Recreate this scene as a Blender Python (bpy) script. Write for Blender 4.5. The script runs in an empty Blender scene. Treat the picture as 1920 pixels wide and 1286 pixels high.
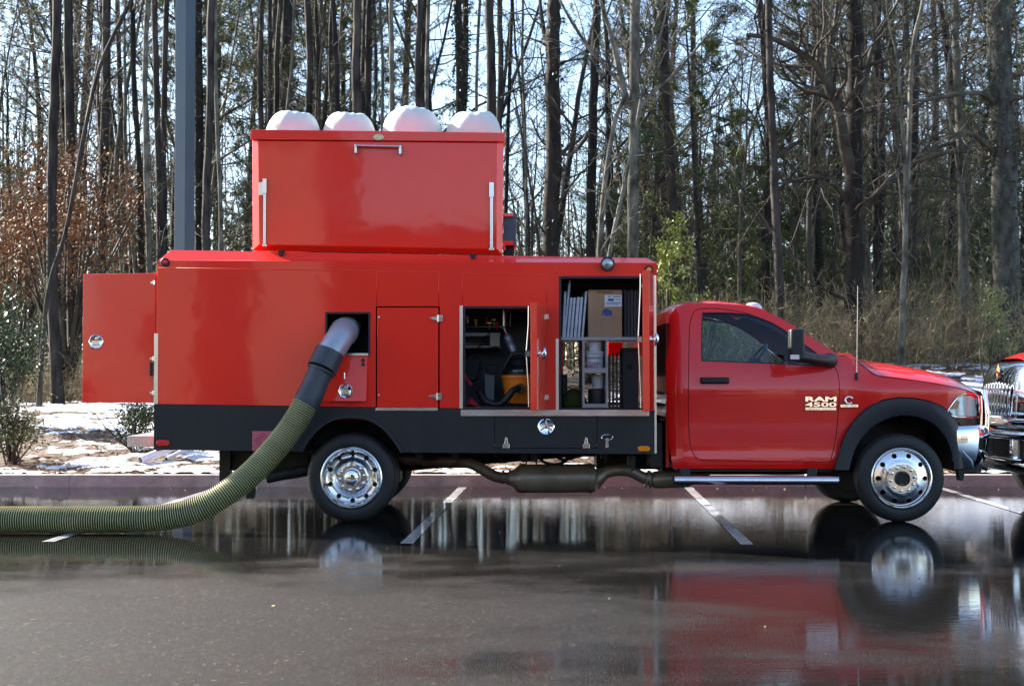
import bpy, bmesh, math, random
import numpy as np
from mathutils import Vector, Matrix, noise
from mathutils.geometry import delaunay_2d_cdt

# ------------------------------------------------------------------ camera, sky, sun, exposure
sc = bpy.context.scene
COL = sc.collection
CAM = Vector((0.0, -12.5, 1.375))
FPX = 2500.0                       # focal length in photo pixels (1920 wide)
PITCH = math.atan(62 / FPX)
cam_d = bpy.data.cameras.new('camera')
cam = bpy.data.objects.new('camera', cam_d); COL.objects.link(cam)
cam.location = CAM
cam.rotation_euler = (math.pi / 2 + PITCH, 0, 0)
cam_d.sensor_width = 36; cam_d.sensor_fit = 'HORIZONTAL'
cam_d.lens = FPX / 1920 * 36
cam_d.clip_start = 0.1; cam_d.clip_end = 3000
cam_d.dof.use_dof = True; cam_d.dof.focus_distance = 12.6; cam_d.dof.aperture_fstop = 5.6
sc.camera = cam

SUN_DIR = Vector((-1.48, 0.83, 1.0)).normalized()      # towards the sun
world = bpy.data.worlds.new('World'); sc.world = world; world.use_nodes = True
wn = world.node_tree; bg = wn.nodes['Background']
sky = wn.nodes.new('ShaderNodeTexSky'); sky.sky_type = 'NISHITA'; sky.sun_disc = False
sky.sun_elevation = math.asin(SUN_DIR.z); sky.sun_rotation = math.atan2(SUN_DIR.x, SUN_DIR.y)
sky.air_density = 1.0; sky.dust_density = 0.7; sky.ozone_density = 1.2; sky.altitude = 250
wn.links.new(sky.outputs[0], bg.inputs[0]); bg.inputs[1].default_value = 0.098
sun_d = bpy.data.lights.new('sun', 'SUN'); sun_d.energy = 5.0; sun_d.angle = math.radians(0.55)
sun_d.color = (1.0, 0.93, 0.82)
sun = bpy.data.objects.new('sun', sun_d); COL.objects.link(sun)
sun.rotation_euler = (-SUN_DIR).to_track_quat('-Z', 'Y').to_euler()
sun.location = SUN_DIR * 60
vs = sc.view_settings
vs.view_transform = 'Standard'; vs.look = 'None'; vs.exposure = 2.1; vs.gamma = 1.0; vs.use_curve_mapping = False
sc.cycles.use_denoising = True
sc.cycles.max_bounces = 7; sc.cycles.diffuse_bounces = 2; sc.cycles.glossy_bounces = 3; sc.cycles.adaptive_threshold = .02; sc.cycles.transparent_max_bounces = 16
sc.cycles.sample_clamp_indirect = 6.0
sc.cycles.caustics_reflective = False; sc.cycles.caustics_refractive = False

# ------------------------------------------------------------------ helpers
_R = Vector((1, 0, 0)); _F = Vector((0, math.cos(PITCH), math.sin(PITCH))); _U = Vector((0, -math.sin(PITCH), math.cos(PITCH)))
def P(px, py, Y=0.0):
    """a point measured in the photograph, taken at depth Y behind the truck's near side"""
    d = _F * FPX + _R * (px - 960) + _U * (643 - py)
    return CAM + d * ((Y - CAM.y) / d.y)
def Zp(py, Y): return P(960, py, Y).z
def Xp(px, Y): return (px - 960) / FPX * (Y - CAM.y) * 1.0

def tag(o, label=None, cat=None, group=None, kind=None):
    if label: o['label'] = label
    if cat: o['category'] = cat
    if group: o['group'] = group
    if kind: o['kind'] = kind
    return o
def thing(name, loc, label=None, cat=None, group=None):
    o = bpy.data.objects.new(name, None); COL.objects.link(o); o.location = Vector(loc)
    o.empty_display_size = 0.2
    return tag(o, label, cat, group)
def root_of(o):
    while o.parent: o = o.parent
    return o

class MB:
    def __init__(s): s.v = []; s.f = []; s.m = []
    def add(s, vs_, fs, m=0):
        b = len(s.v); s.v.extend(vs_)
        for f in fs: s.f.append([i + b for i in f]); s.m.append(m)
        return s
    def box(s, c, d, m=0, rz=0.0, rx=0.0, ry=0.0):
        M = Matrix.Rotation(rz, 3, 'Z') @ Matrix.Rotation(ry, 3, 'Y') @ Matrix.Rotation(rx, 3, 'X')
        c = Vector(c); vs_ = []
        for x in (-.5, .5):
            for y in (-.5, .5):
                for z in (-.5, .5): vs_.append(c + M @ Vector((x * d[0], y * d[1], z * d[2])))
        return s.add(vs_, [(0, 1, 3, 2), (4, 6, 7, 5), (0, 4, 5, 1), (2, 3, 7, 6), (0, 2, 6, 4), (1, 5, 7, 3)], m)
    def bb(s, x0, x1, y0, y1, z0, z1, m=0):
        return s.box(((x0 + x1) / 2, (y0 + y1) / 2, (z0 + z1) / 2), (abs(x1 - x0), abs(y1 - y0), abs(z1 - z0)), m)
    def pbox(s, px0, py0, px1, py1, Y0, Y1, m=0):
        """box whose front face covers a photo rectangle at depth Y0"""
        a = P(px0, py0, Y0); b = P(px1, py1, Y0)
        return s.bb(a.x, b.x, Y0, Y1, b.z, a.z, m)
    def prism(s, poly, y0, y1, m=0):
        """closed polygon [(x,z)] extruded along Y"""
        n = len(poly)
        vs_ = [Vector((x, y0, z)) for x, z in poly] + [Vector((x, y1, z)) for x, z in poly]
        fs = [tuple(range(n)), tuple(range(2 * n - 1, n - 1, -1))]
        fs += [(i, n + i, n + (i + 1) % n, (i + 1) % n) for i in range(n)]
        return s.add(vs_, fs, m)
    def tube(s, path, radii, n=8, m=0, caps=True, mats=None):
        path = [Vector(p) for p in path]; k = len(path)
        if not hasattr(radii, '__len__'): radii = [radii] * k
        t0 = (path[1] - path[0]).normalized()
        ref = Vector((0, 0, 1)) if abs(t0.z) < .9 else Vector((1, 0, 0))
        u = t0.cross(ref).normalized(); vs_ = []
        for i in range(k):
            t = (path[min(i + 1, k - 1)] - path[max(i - 1, 0)])
            t = t.normalized() if t.length > 1e-9 else t0
            u = (u - t * u.dot(t)); u = u.normalized() if u.length > 1e-6 else t.orthogonal().normalized()
            w = t.cross(u)
            for j in range(n):
                a = 2 * math.pi * j / n
                vs_.append(path[i] + (u * math.cos(a) + w * math.sin(a)) * radii[i])
        b = len(s.v); s.v.extend(vs_)
        for i in range(k - 1):
            mm = mats[i] if mats else m
            for j in range(n):
                s.f.append([b + i * n + j, b + i * n + (j + 1) % n, b + (i + 1) * n + (j + 1) % n, b + (i + 1) * n + j]); s.m.append(mm)
        if caps:
            s.f.append([b + j for j in range(n)][::-1]); s.m.append(m)
            s.f.append([b + (k - 1) * n + j for j in range(n)]); s.m.append(m)
        return s
    def lathe(s, prof, c, axis='z', n=24, m=0, close=True):
        """profile [(r,h)] turned round an axis through c"""
        c = Vector(c); vs_ = []; k = len(prof)
        for r, h in prof:
            for j in range(n):
                a = 2 * math.pi * j / n; x, y = r * math.cos(a), r * math.sin(a)
                vs_.append(c + (Vector((x, y, h)) if axis == 'z' else Vector((x, h, y)) if axis == 'y' else Vector((h, x, y))))
        b = len(s.v); s.v.extend(vs_)
        for i in range(k - 1):
            for j in range(n):
                s.f.append([b + i * n + j, b + i * n + (j + 1) % n, b + (i + 1) * n + (j + 1) % n, b + (i + 1) * n + j]); s.m.append(m)
        if close:
            if prof[0][0] > 1e-5: s.f.append([b + j for j in range(n)][::-1]); s.m.append(m)
            if prof[-1][0] > 1e-5: s.f.append([b + (k - 1) * n + j for j in range(n)]); s.m.append(m)
        return s
    def build(s, name, mats, parent=None, smooth=35, bevel=0, recalc=True, origin=None):
        if not isinstance(mats, (list, tuple)): mats = [mats]
        if parent is not None: org = Vector(root_of(parent).location)
        elif origin is not None: org = Vector(origin)
        else:
            a = np.array([tuple(v) for v in s.v]); lo, hi = a.min(0), a.max(0)
            org = Vector(((lo[0] + hi[0]) / 2, (lo[1] + hi[1]) / 2, lo[2]))
        me = bpy.data.meshes.new(name)
        me.from_pydata([tuple(Vector(v) - org) for v in s.v], [], s.f)
        for mt in mats: me.materials.append(mt)
        if len(mats) > 1: me.polygons.foreach_set('material_index', s.m)
        if recalc:
            bm = bmesh.new(); bm.from_mesh(me)
            bmesh.ops.remove_doubles(bm, verts=bm.verts, dist=1e-6)
            bmesh.ops.recalc_face_normals(bm, faces=bm.faces); bm.to_mesh(me); bm.free()
        if smooth:
            me.polygons.foreach_set('use_smooth', [True] * len(me.polygons))
            if smooth < 180: me.set_sharp_from_angle(angle=math.radians(smooth))
        me.update()
        o = bpy.data.objects.new(name, me); COL.objects.link(o)
        if parent is not None: o.parent = parent
        else: o.location = org
        if bevel:
            bv = o.modifiers.new('bevel', 'BEVEL'); bv.width = bevel; bv.segments = 2; bv.limit_method = 'ANGLE'; bv.angle_limit = math.radians(40)
            bv.harden_normals = False
        return o

def inside(pt, poly):
    x, y = pt; c = False; n = len(poly); j = n - 1
    for i in range(n):
        xi, yi = poly[i]; xj, yj = poly[j]
        if (yi > y) != (yj > y) and x < (xj - xi) * (y - yi) / (yj - yi) + xi: c = not c
        j = i
    return c
def densify(poly, step):
    out = []
    n = len(poly)
    for i in range(n):
        a = Vector(poly[i]); b = Vector(poly[(i + 1) % n]); k = max(1, int((b - a).length / step))
        for q in range(k): out.append(tuple(a.lerp(b, q / k)))
    return out
def sheet(mb, outline, holes, to3d, step, thick=None, m=0, back=True):
    """2-D outline with holes, triangulated with inner points, mapped by to3d(u,v,off)->point;
       thick: the back face is to3d with off=thick"""
    loops = [densify(outline, step)] + [densify(h, step) for h in holes]
    pts = []; edges = []
    for lp in loops:
        b = len(pts); pts += lp; edges += [(b + i, b + (i + 1) % len(lp)) for i in range(len(lp))]
    xs = [p[0] for p in outline]; ys = [p[1] for p in outline]
    x = min(xs) + step * .5
    while x < max(xs):
        y = min(ys) + step * .5
        while y < max(ys):
            q = (x, y)
            if inside(q, loops[0]) and not any(inside(q, h) for h in loops[1:]):
                if min((q[0] - e[0]) ** 2 + (q[1] - e[1]) ** 2 for e in pts[:sum(len(l) for l in loops)]) > (step * .45) ** 2:
                    pts.append(q)
            y += step
        x += step
    r = delaunay_2d_cdt([Vector(p) for p in pts], edges, [], 0, 1e-7)
    vv = [(p.x, p.y) for p in r[0]]; tris = []
    for f in r[2]:
        c = (sum(vv[i][0] for i in f) / len(f), sum(vv[i][1] for i in f) / len(f))
        if inside(c, loops[0]) and not any(inside(c, h) for h in loops[1:]): tris.append(tuple(f))
    front = [to3d(u, v, 0.0) for u, v in vv]
    if thick is None: return mb.add(front, tris, m)
    backv = [to3d(u, v, thick) for u, v in vv]; n = len(vv)
    ec = {}
    for f in tris:
        for i in range(3):
            e = (f[i], f[(i + 1) % 3]); ec[e] = 1
    walls = [(a, b) for (a, b) in ec if (b, a) not in ec]
    fs = list(tris)
    if back: fs += [tuple(i + n for i in f[::-1]) for f in tris]
    fs += [(b, a, a + n, b + n) for a, b in walls]
    return mb.add(front + backv, fs, m)
def spline(pts, k=6, closed=False):
    """Catmull-Rom through points (2-D or 3-D)"""
    p = [Vector(q) for q in pts]; n = len(p); out = []
    rng = range(n) if closed else range(n - 1)
    for i in rng:
        a, b, c, d = (p[(i - 1) % n], p[i], p[(i + 1) % n], p[(i + 2) % n]) if closed else (p[max(i - 1, 0)], p[i], p[i + 1], p[min(i + 2, n - 1)])
        for q in range(k):
            t = q / k
            out.append(.5 * ((2 * b) + (c - a) * t + (2 * a - 5 * b + 4 * c - d) * t * t + (3 * b - a - 3 * c + d) * t ** 3))
    if not closed: out.append(p[-1].copy())
    return out
def circ(cx, cy, r, n=20, ry=None): return [(cx + r * math.cos(2 * math.pi * i / n), cy + (ry or r) * math.sin(2 * math.pi * i / n)) for i in range(n)]
def rect(x0, y0, x1, y1): return [(x0, y0), (x1, y0), (x1, y1), (x0, y1)]

# ------------------------------------------------------------------ materials
def mat(name, col, rough=.5, metal=0.0, coat=0.0, coat_rough=.03, var=.12, vscale=6.0, bump=0.0, bscale=40.0, bdist=.01, spec=.5,
        rvar=0.0, col2=None, stretch=None, detail=4.0, trans=0.0, ior=1.45, obj_random=0.0, sss=0.0, dirt=0.0, dscale=2.2):
    m = bpy.data.materials.new(name); m.use_nodes = True; nt = m.node_tree; N = nt.nodes; L = nt.links
    b = N['Principled BSDF']
    tc = N.new('ShaderNodeTexCoord'); mp = N.new('ShaderNodeMapping'); L.new(tc.outputs['Object'], mp.inputs[0])
    if stretch: mp.inputs['Scale'].default_value = stretch
    no = N.new('ShaderNodeTexNoise'); no.inputs['Scale'].default_value = vscale; no.inputs['Detail'].default_value = detail
    L.new(mp.outputs[0], no.inputs['Vector'])
    mx = N.new('ShaderNodeMix'); mx.data_type = 'RGBA'
    c1 = [c * (1 - var) for c in col[:3]] + [1]; c2 = ([c * (1 + var) for c in col[:3]] + [1]) if col2 is None else list(col2) + [1]
    if col2 is not None: c1 = list(col) + [1]
    mx.inputs['A'].default_value = c1; mx.inputs['B'].default_value = c2
    rp = N.new('ShaderNodeValToRGB'); rp.color_ramp.elements[0].position = .32; rp.color_ramp.elements[1].position = .68
    L.new(no.outputs[0], rp.inputs[0]); L.new(rp.outputs[0], mx.inputs['Factor'])
    src = mx.outputs['Result']
    if obj_random:
        oi = N.new('ShaderNodeObjectInfo'); hs = N.new('ShaderNodeHueSaturation')
        mr = N.new('ShaderNodeMapRange'); mr.inputs['To Min'].default_value = 1 - obj_random; mr.inputs['To Max'].default_value = 1 + obj_random
        L.new(oi.outputs['Random'], mr.inputs[0]); L.new(mr.outputs[0], hs.inputs['Value']); L.new(src, hs.inputs['Color']); src = hs.outputs[0]
    if dirt:
        nd = N.new('ShaderNodeTexNoise'); nd.inputs['Scale'].default_value = dscale; nd.inputs['Detail'].default_value = 9; nd.inputs['Roughness'].default_value = .68
        md = N.new('ShaderNodeMapping'); md.inputs['Scale'].default_value = (1, 1, .45); L.new(tc.outputs['Object'], md.inputs[0]); L.new(md.outputs[0], nd.inputs['Vector'])
        rd_ = N.new('ShaderNodeMapRange'); rd_.inputs['From Min'].default_value = .48; rd_.inputs['From Max'].default_value = .78; rd_.inputs['To Max'].default_value = dirt; L.new(nd.outputs[0], rd_.inputs[0])
        dm = N.new('ShaderNodeMix'); dm.data_type = 'RGBA'; dm.inputs['B'].default_value = (.20, .165, .135, 1); L.new(rd_.outputs[0], dm.inputs['Factor']); L.new(src, dm.inputs['A']); src = dm.outputs['Result']
    L.new(src, b.inputs['Base Color'])
    b.inputs['Roughness'].default_value = rough; b.inputs['Metallic'].default_value = metal
    b.inputs['Specular IOR Level'].default_value = spec; b.inputs['IOR'].default_value = ior
    b.inputs['Coat Weight'].default_value = coat; b.inputs['Coat Roughness'].default_value = coat_rough
    b.inputs['Transmission Weight'].default_value = trans
    if sss: b.inputs['Subsurface Weight'].default_value = sss; b.inputs['Subsurface Radius'].default_value = (.05, .05, .05)
    if rvar:
        m2 = N.new('ShaderNodeMapRange'); m2.inputs['To Min'].default_value = max(0, rough - rvar); m2.inputs['To Max'].default_value = rough + rvar
        L.new(no.outputs[0], m2.inputs[0]); L.new(m2.outputs[0], b.inputs['Roughness'])
    if bump:
        n2 = N.new('ShaderNodeTexNoise'); n2.inputs['Scale'].default_value = bscale; n2.inputs['Detail'].default_value = 3
        L.new(mp.outputs[0], n2.inputs['Vector'])
        bp = N.new('ShaderNodeBump'); bp.inputs['Strength'].default_value = bump; bp.inputs['Distance'].default_value = bdist
        L.new(n2.outputs[0], bp.inputs['Height']); L.new(bp.outputs[0], b.inputs['Normal'])
        if coat: L.new(bp.outputs[0], b.inputs['Coat Normal'])
    return m
def glass_mat(name, tint, refl=1.0):
    m = bpy.data.materials.new(name); m.use_nodes = True; nt = m.node_tree; N = nt.nodes; L = nt.links
    for n in list(N): N.remove(n)
    out = N.new('ShaderNodeOutputMaterial'); tr = N.new('ShaderNodeBsdfTransparent'); gl = N.new('ShaderNodeBsdfGlossy'); mx = N.new('ShaderNodeMixShader')
    fr = N.new('ShaderNodeFresnel'); fr.inputs[0].default_value = 1.5
    no = N.new('ShaderNodeTexNoise'); no.inputs['Scale'].default_value = 3; hs = N.new('ShaderNodeMix'); hs.data_type = 'RGBA'
    hs.inputs['A'].default_value = [c * .95 for c in tint] + [1]; hs.inputs['B'].default_value = [min(1, c * 1.04) for c in tint] + [1]
    L.new(no.outputs[0], hs.inputs['Factor']); L.new(hs.outputs['Result'], tr.inputs[0])
    gl.inputs['Roughness'].default_value = .01
    L.new(fr.outputs[0], mx.inputs[0]); L.new(tr.outputs[0], mx.inputs[1]); L.new(gl.outputs[0], mx.inputs[2]); L.new(mx.outputs[0], out.inputs[0])
    return m
# ------------------------------------------------------------------ ground: wet asphalt lot
rng = random.Random(7)
def nz(x, y, z=0.0): return noise.noise(Vector((x, y, z)))
def sstep(a, b, x):
    t = max(0.0, min(1.0, (x - a) / (b - a))); return t * t * (3 - 2 * t)

def asphalt_mat():
    m = bpy.data.materials.new('wet_asphalt'); m.use_nodes = True; nt = m.node_tree; N = nt.nodes; L = nt.links
    b = N['Principled BSDF']
    g = N.new('ShaderNodeNewGeometry'); sx = N.new('ShaderNodeSeparateXYZ'); L.new(g.outputs['Position'], sx.inputs[0])
    def mr(inp, a, c, d=0.0, e=1.0, smooth=True):
        n = N.new('ShaderNodeMapRange'); n.interpolation_type = 'SMOOTHSTEP' if smooth else 'LINEAR'
        n.inputs['From Min'].default_value = a; n.inputs['From Max'].default_value = c
        n.inputs['To Min'].default_value = d; n.inputs['To Max'].default_value = e; L.new(inp, n.inputs['Value']); return n.outputs[0]
    def mth(op, a, c, clamp=False):
        n = N.new('ShaderNodeMath'); n.operation = op; n.use_clamp = clamp
        for i, q in enumerate((a, c)):
            if isinstance(q, (int, float)): n.inputs[i].default_value = q
            else: L.new(q, n.inputs[i])
        return n.outputs[0]
    def nse(scale, det=4, sc3=None, rough=.5):
        n = N.new('ShaderNodeTexNoise'); n.inputs['Scale'].default_value = scale; n.inputs['Detail'].default_value = det; n.inputs['Roughness'].default_value = rough
        if sc3:
            mp = N.new('ShaderNodeMapping'); mp.inputs['Scale'].default_value = sc3; L.new(g.outputs['Position'], mp.inputs[0]); L.new(mp.outputs[0], n.inputs['Vector'])
        else: L.new(g.outputs['Position'], n.inputs['Vector'])
        return n.outputs[0]
    big = nse(.55, 6, (.5, 1.0, 1.0)); med = nse(2.6, 4, (.7, 1.0, 1.0))
    wetY = mr(sx.outputs['Y'], -6.2, -1.3)
    wetX = mth('MULTIPLY', mr(sx.outputs['X'], -1.8, 2.4, 0, .88), mr(sx.outputs['Y'], -7.5, -4.0, .86, 1.0))
    wet0 = mth('MAXIMUM', wetY, wetX)
    off = mth('ADD', mr(big, .3, .7, -.42, .32, False), mr(med, .3, .7, -.15, .15, False))
    wet = mth('ADD', mth('ADD', wet0, .04), mth('MULTIPLY', off, mr(wet0, .9, 1.0, 1.0, .12)), True)
    # stones standing out of the water film: grain mask
    fine = nse(125, 3, None, .6)
    vo = N.new('ShaderNodeTexVoronoi'); vo.inputs['Scale'].default_value = 66; L.new(g.outputs['Position'], vo.inputs['Vector'])
    st = mr(vo.outputs['Color'], .15, 1.0, 0, 1, False)
    cr = N.new('ShaderNodeValToRGB'); e = cr.color_ramp.elements
    e[0].color = (.0050, .0042, .0038, 1); e[1].color = (.16, .13, .11, 1); e[1].position = 1.0  # lightest stone tone also stands in for sun sparkle on wet grains
    q = e.new(.55); q.color = (.0115, .0095, .0086, 1); q = e.new(.86); q.color = (.036, .029, .0255, 1)
    L.new(st, cr.inputs[0])
    dk = N.new('ShaderNodeMix'); dk.data_type = 'RGBA'; dk.blend_type = 'MULTIPLY'; dk.inputs['Factor'].default_value = 1
    L.new(cr.outputs[0], dk.inputs['A'])
    dirt = N.new('ShaderNodeValToRGB'); dirt.color_ramp.elements[0].color = (.52, .51, .50, 1); dirt.color_ramp.elements[1].color = (1.15, 1.08, 1.02, 1)
    L.new(nse(1.1, 7), dirt.inputs[0]); L.new(dirt.outputs[0], dk.inputs['B'])
    wob = mr(nse(1.7, 5), .3, .7, -.05, .05, False)
    jd = mth('ABSOLUTE', mth('ADD', mth('ADD', sx.outputs['Y'], 4.95), wob), 0)
    jl = mr(jd, .003, .016, .30, 1.0)
    jm = N.new('ShaderNodeMix'); jm.data_type = 'RGBA'; jm.blend_type = 'MULTIPLY'; jm.inputs['Factor'].default_value = 1; L.new(dk.outputs['Result'], jm.inputs['A']); L.new(jl, jm.inputs['B']); dk = jm
    L.new(dk.outputs['Result'], b.inputs['Base Color']); b.inputs['Roughness'].default_value = .72; b.inputs['IOR'].default_value = 1.38; b.inputs['Specular IOR Level'].default_value = .32
    b1 = N.new('ShaderNodeBump'); b1.inputs['Distance'].default_value = .009; b1.inputs['Strength'].default_value = .9; L.new(fine, b1.inputs['Height']); L.new(b1.outputs[0], b.inputs['Normal'])
    w = N.new('ShaderNodeBsdfPrincipled'); w.inputs['Base Color'].default_value = (.0095, .009, .0086, 1); w.inputs['IOR'].default_value = 1.34
    L.new(mr(wet, .3, 1.0, .15, .012), w.inputs['Roughness'])
    rip = nse(9, 4, (.55, 3.2, 1.0))
    b2 = N.new('ShaderNodeBump'); b2.inputs['Distance'].default_value = .004; b2.inputs['Strength'].default_value = .15
    b3 = N.new('ShaderNodeBump'); b3.inputs['Distance'].default_value = .002; L.new(mr(wet, .3, .75, .10, 0), b3.inputs['Strength']); L.new(fine, b3.inputs['Height'])
    L.new(rip, b2.inputs['Height']); L.new(b3.outputs[0], b2.inputs['Normal']); L.new(b2.outputs[0], w.inputs['Normal'])
    thr = mr(wet, .0, 1.0, .70, .27, False)
    film = N.new('ShaderNodeMapRange'); film.interpolation_type = 'SMOOTHSTEP'; L.new(fine, film.inputs['Value'])
    L.new(mth('SUBTRACT', thr, .06), film.inputs['From Min']); L.new(mth('ADD', thr, .06), film.inputs['From Max'])
    ms = N.new('ShaderNodeMixShader'); L.new(film.outputs[0], ms.inputs[0]); L.new(b.outputs[0], ms.inputs[1]); L.new(w.outputs[0], ms.inputs[2])
    L.new(ms.outputs[0], N['Material Output'].inputs['Surface'])
    return m
M_ASPH = asphalt_mat()
g = MB(); S = 900
g.add([Vector((-S, -S, 0)), Vector((S, -S, 0)), Vector((S, S, 0)), Vector((-S, S, 0))], [(0, 1, 2, 3)])
tag(g.build('parking_lot', M_ASPH, smooth=0, recalc=False, origin=(0, 0, 0)), 'wet black asphalt of the parking lot', kind='structure')

# painted stall lines
M_LINE = mat('line_paint', (.26, .26, .26), .55, coat=1.0, coat_rough=.03, vscale=9, bump=.04, bscale=30, bdist=.002, col2=(.60, .60, .58), detail=8)
DX = .046
for x0, y1, y2 in ((-.667 + .06, 4.09, -1.52), (2.18, 4.09, -1.58), (5.27, 4.09, -1.55), (-3.60 + .0, 4.09, -1.40), (-6.6, 4.09, -1.45)):
    q = MB(); w = .052; n = 26
    vv = []
    for i in range(n + 1):
        y = y1 + (y2 - y1) * i / n; x = x0 + DX * (y - 4.1)
        vv += [Vector((x - w + .004 * nz(y * 5, x0), y, .004)), Vector((x + w + .004 * nz(y * 5, x0 + 9), y, .004))]
    q.add(vv, [(2 * i, 2 * i + 2, 2 * i + 3, 2 * i + 1) for i in range(n)])
    tag(q.build('painted_line', M_LINE, smooth=0, recalc=False), kind='structure')

# kerb of long concrete stones
M_KERB = mat('kerb_concrete', (.27, .26, .23), .9, var=.25, vscale=7, bump=.35, bscale=60, bdist=.006, col2=(.38, .36, .325))
kr = MB(); kr.bb(-40, 40, 4.12, 4.26, -.05, .12)
kerb = tag(kr.build('kerb', M_KERB, smooth=0, origin=(0, 4.2, 0)), kind='structure')
kx = -5.50 - 3.05 * 3; kmesh = None
for i in range(9):
    if kmesh is None:
        q = MB(); q.prism([(0.006, -.04), (3.044, -.04), (3.044, .148), (0.006, .148)], 0, .17)
        q.v = [Vector((v.x, v.y + (.025 if (v.z > .1 and v.y < .01) else 0), v.z)) for v in q.v]
        o = q.build('kerb_stone', M_KERB, smooth=0, bevel=.012, origin=(0, 0, 0)); kmesh = o.data
        o.parent = kerb; o.location = (kx - 0, 4.10 - 4.2, 0)
    else:
        o = o.copy(); COL.objects.link(o); o.location = (kx + 3.05 * i, 4.10 - 4.2 + .004 * nz(i * 3.3, 1), 0)

# snowy bank behind the kerb
def hgt(X, Y):
    t = sstep(4.3, 13.5, Y)
    h = .14 + t * (.70 + .80 * sstep(-3.0, 8.0, X)) + max(0, Y - 13.5) * .012
    return h + .05 * t * nz(X * .5, Y * .5, 3.1) + .015 * nz(X * 2.1, Y * 2.1, .4) * min(1, (Y - 4.2) * 2)
def snow_at(X, Y):
    a = nz(X * .33, Y * .8, 5.0) * .55 + nz(X * 1.3, Y * 2.6, 2.0) * .5 + nz(X * 4.2, Y * 7.5, 8.0) * .35 + nz(X * 13, Y * 20, 1.0) * .22
    base = .0 - .34 * sstep(11.5, 14.5, Y) - .28 * sstep(2, 3, X) * (1 - sstep(6.2, 7.2, X)) * sstep(9.5, 10.5, Y) - .25 * sstep(20, 30, Y)
    base -= .30 * sstep(-5.8, -7.2, X) * sstep(5, 6, Y) * (1 - sstep(7.5, 9, Y))
    base -= .22 * sstep(-4.6, -3.6, X) * (1 - sstep(1.5, 3, X)) * sstep(5.5, 7, Y)  # snow thinned in the hidden strip behind the truck to cut its bounce
    return sstep(-.02, .12, a + base)
def axis_pts(a, b, step, lo, hi, coarse):
    v = list(np.arange(a, b + 1e-6, step)); s = step; x = b
    while x < hi: s = min(s * 1.35, coarse); x += s; v.append(x)
    s = step; x = a; pre = []
    while x > lo: s = min(s * 1.35, coarse); x -= s; pre.append(x)
    return pre[::-1] + v
gx = axis_pts(-9.5, 9.5, .075, -150, 150, 14); gy = axis_pts(4.27, 15, .075, 4.27, 260, 12)
vv = []; sn = []
for Y in gy:
    for X in gx:
        s = snow_at(X, Y) if Y < 45 else 0.0
        vv.append((X, Y, hgt(X, Y) + .035 * s)); sn.append(s)
nx = len(gx); ff = [(j * nx + i, j * nx + i + 1, (j + 1) * nx + i + 1, (j + 1) * nx + i) for j in range(len(gy) - 1) for i in range(nx - 1)]
me = bpy.data.meshes.new('bank'); me.from_pydata(vv, [], ff)
at = me.attributes.new('snow', 'FLOAT', 'POINT'); at.data.foreach_set('value', sn)
me.polygons.foreach_set('use_smooth', [True] * len(ff))
def bank_mat():
    m = bpy.data.materials.new('snow_and_pine_straw'); m.use_nodes = True; nt = m.node_tree; N = nt.nodes; L = nt.links; b = N['Principled BSDF']
    a = N.new('ShaderNodeAttribute'); a.attribute_name = 'snow'
    g_ = N.new('ShaderNodeNewGeometry')
    n1 = N.new('ShaderNodeTexNoise'); n1.inputs['Scale'].default_value = 26; n1.inputs['Detail'].default_value = 6; L.new(g_.outputs['Position'], n1.inputs['Vector'])
    n2 = N.new('ShaderNodeTexNoise'); n2.inputs['Scale'].default_value = 2.5; n2.inputs['Detail'].default_value = 4; L.new(g_.outputs['Position'], n2.inputs['Vector'])
    c1 = N.new('ShaderNodeValToRGB'); e = c1.color_ramp.elements; e[0].position = .3; e[0].color = (.045, .028, .018, 1); e[1].position = .72; e[1].color = (.24, .15, .085, 1)
    L.new(n1.outputs[0], c1.inputs[0])
    mm = N.new('ShaderNodeMix'); mm.data_type = 'RGBA'; mm.blend_type = 'MULTIPLY'; mm.inputs['Factor'].default_value = .6; L.new(c1.outputs[0], mm.inputs['A']); L.new(n2.outputs['Color'], mm.inputs['B'])
    c2 = N.new('ShaderNodeValToRGB'); e = c2.color_ramp.elements; e[0].color = (.48, .49, .52, 1); e[1].color = (.74, .75, .77, 1); L.new(n1.outputs[0], c2.inputs[0])
    ad = N.new('ShaderNodeMath'); ad.operation = 'MULTIPLY_ADD'; ad.inputs[1].default_value = .55; ad.inputs[2].default_value = -.27; L.new(n1.outputs[0], ad.inputs[0])
    sm = N.new('ShaderNodeMath'); sm.operation = 'ADD'; L.new(a.outputs['Fac'], sm.inputs[0]); L.new(ad.outputs[0], sm.inputs[1])
    rr = N.new('ShaderNodeMapRange'); rr.inputs['From Min'].default_value = .42; rr.inputs['From Max'].default_value = .58; L.new(sm.outputs[0], rr.inputs['Value'])
    mx = N.new('ShaderNodeMix'); mx.data_type = 'RGBA'; L.new(rr.outputs[0], mx.inputs['Factor']); L.new(mm.outputs['Result'], mx.inputs['A']); L.new(c2.outputs[0], mx.inputs['B'])
    L.new(mx.outputs['Result'], b.inputs['Base Color']); b.inputs['Roughness'].default_value = .75
    bp = N.new('ShaderNodeBump'); bp.inputs['Strength'].default_value = .6; bp.inputs['Distance'].default_value = .03; L.new(n1.outputs[0], bp.inputs['Height']); L.new(bp.outputs[0], b.inputs['Normal'])
    return m
me.materials.append(bank_mat())
bank = bpy.data.objects.new('snowy_ground', me); COL.objects.link(bank); tag(bank, kind='structure')

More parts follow.
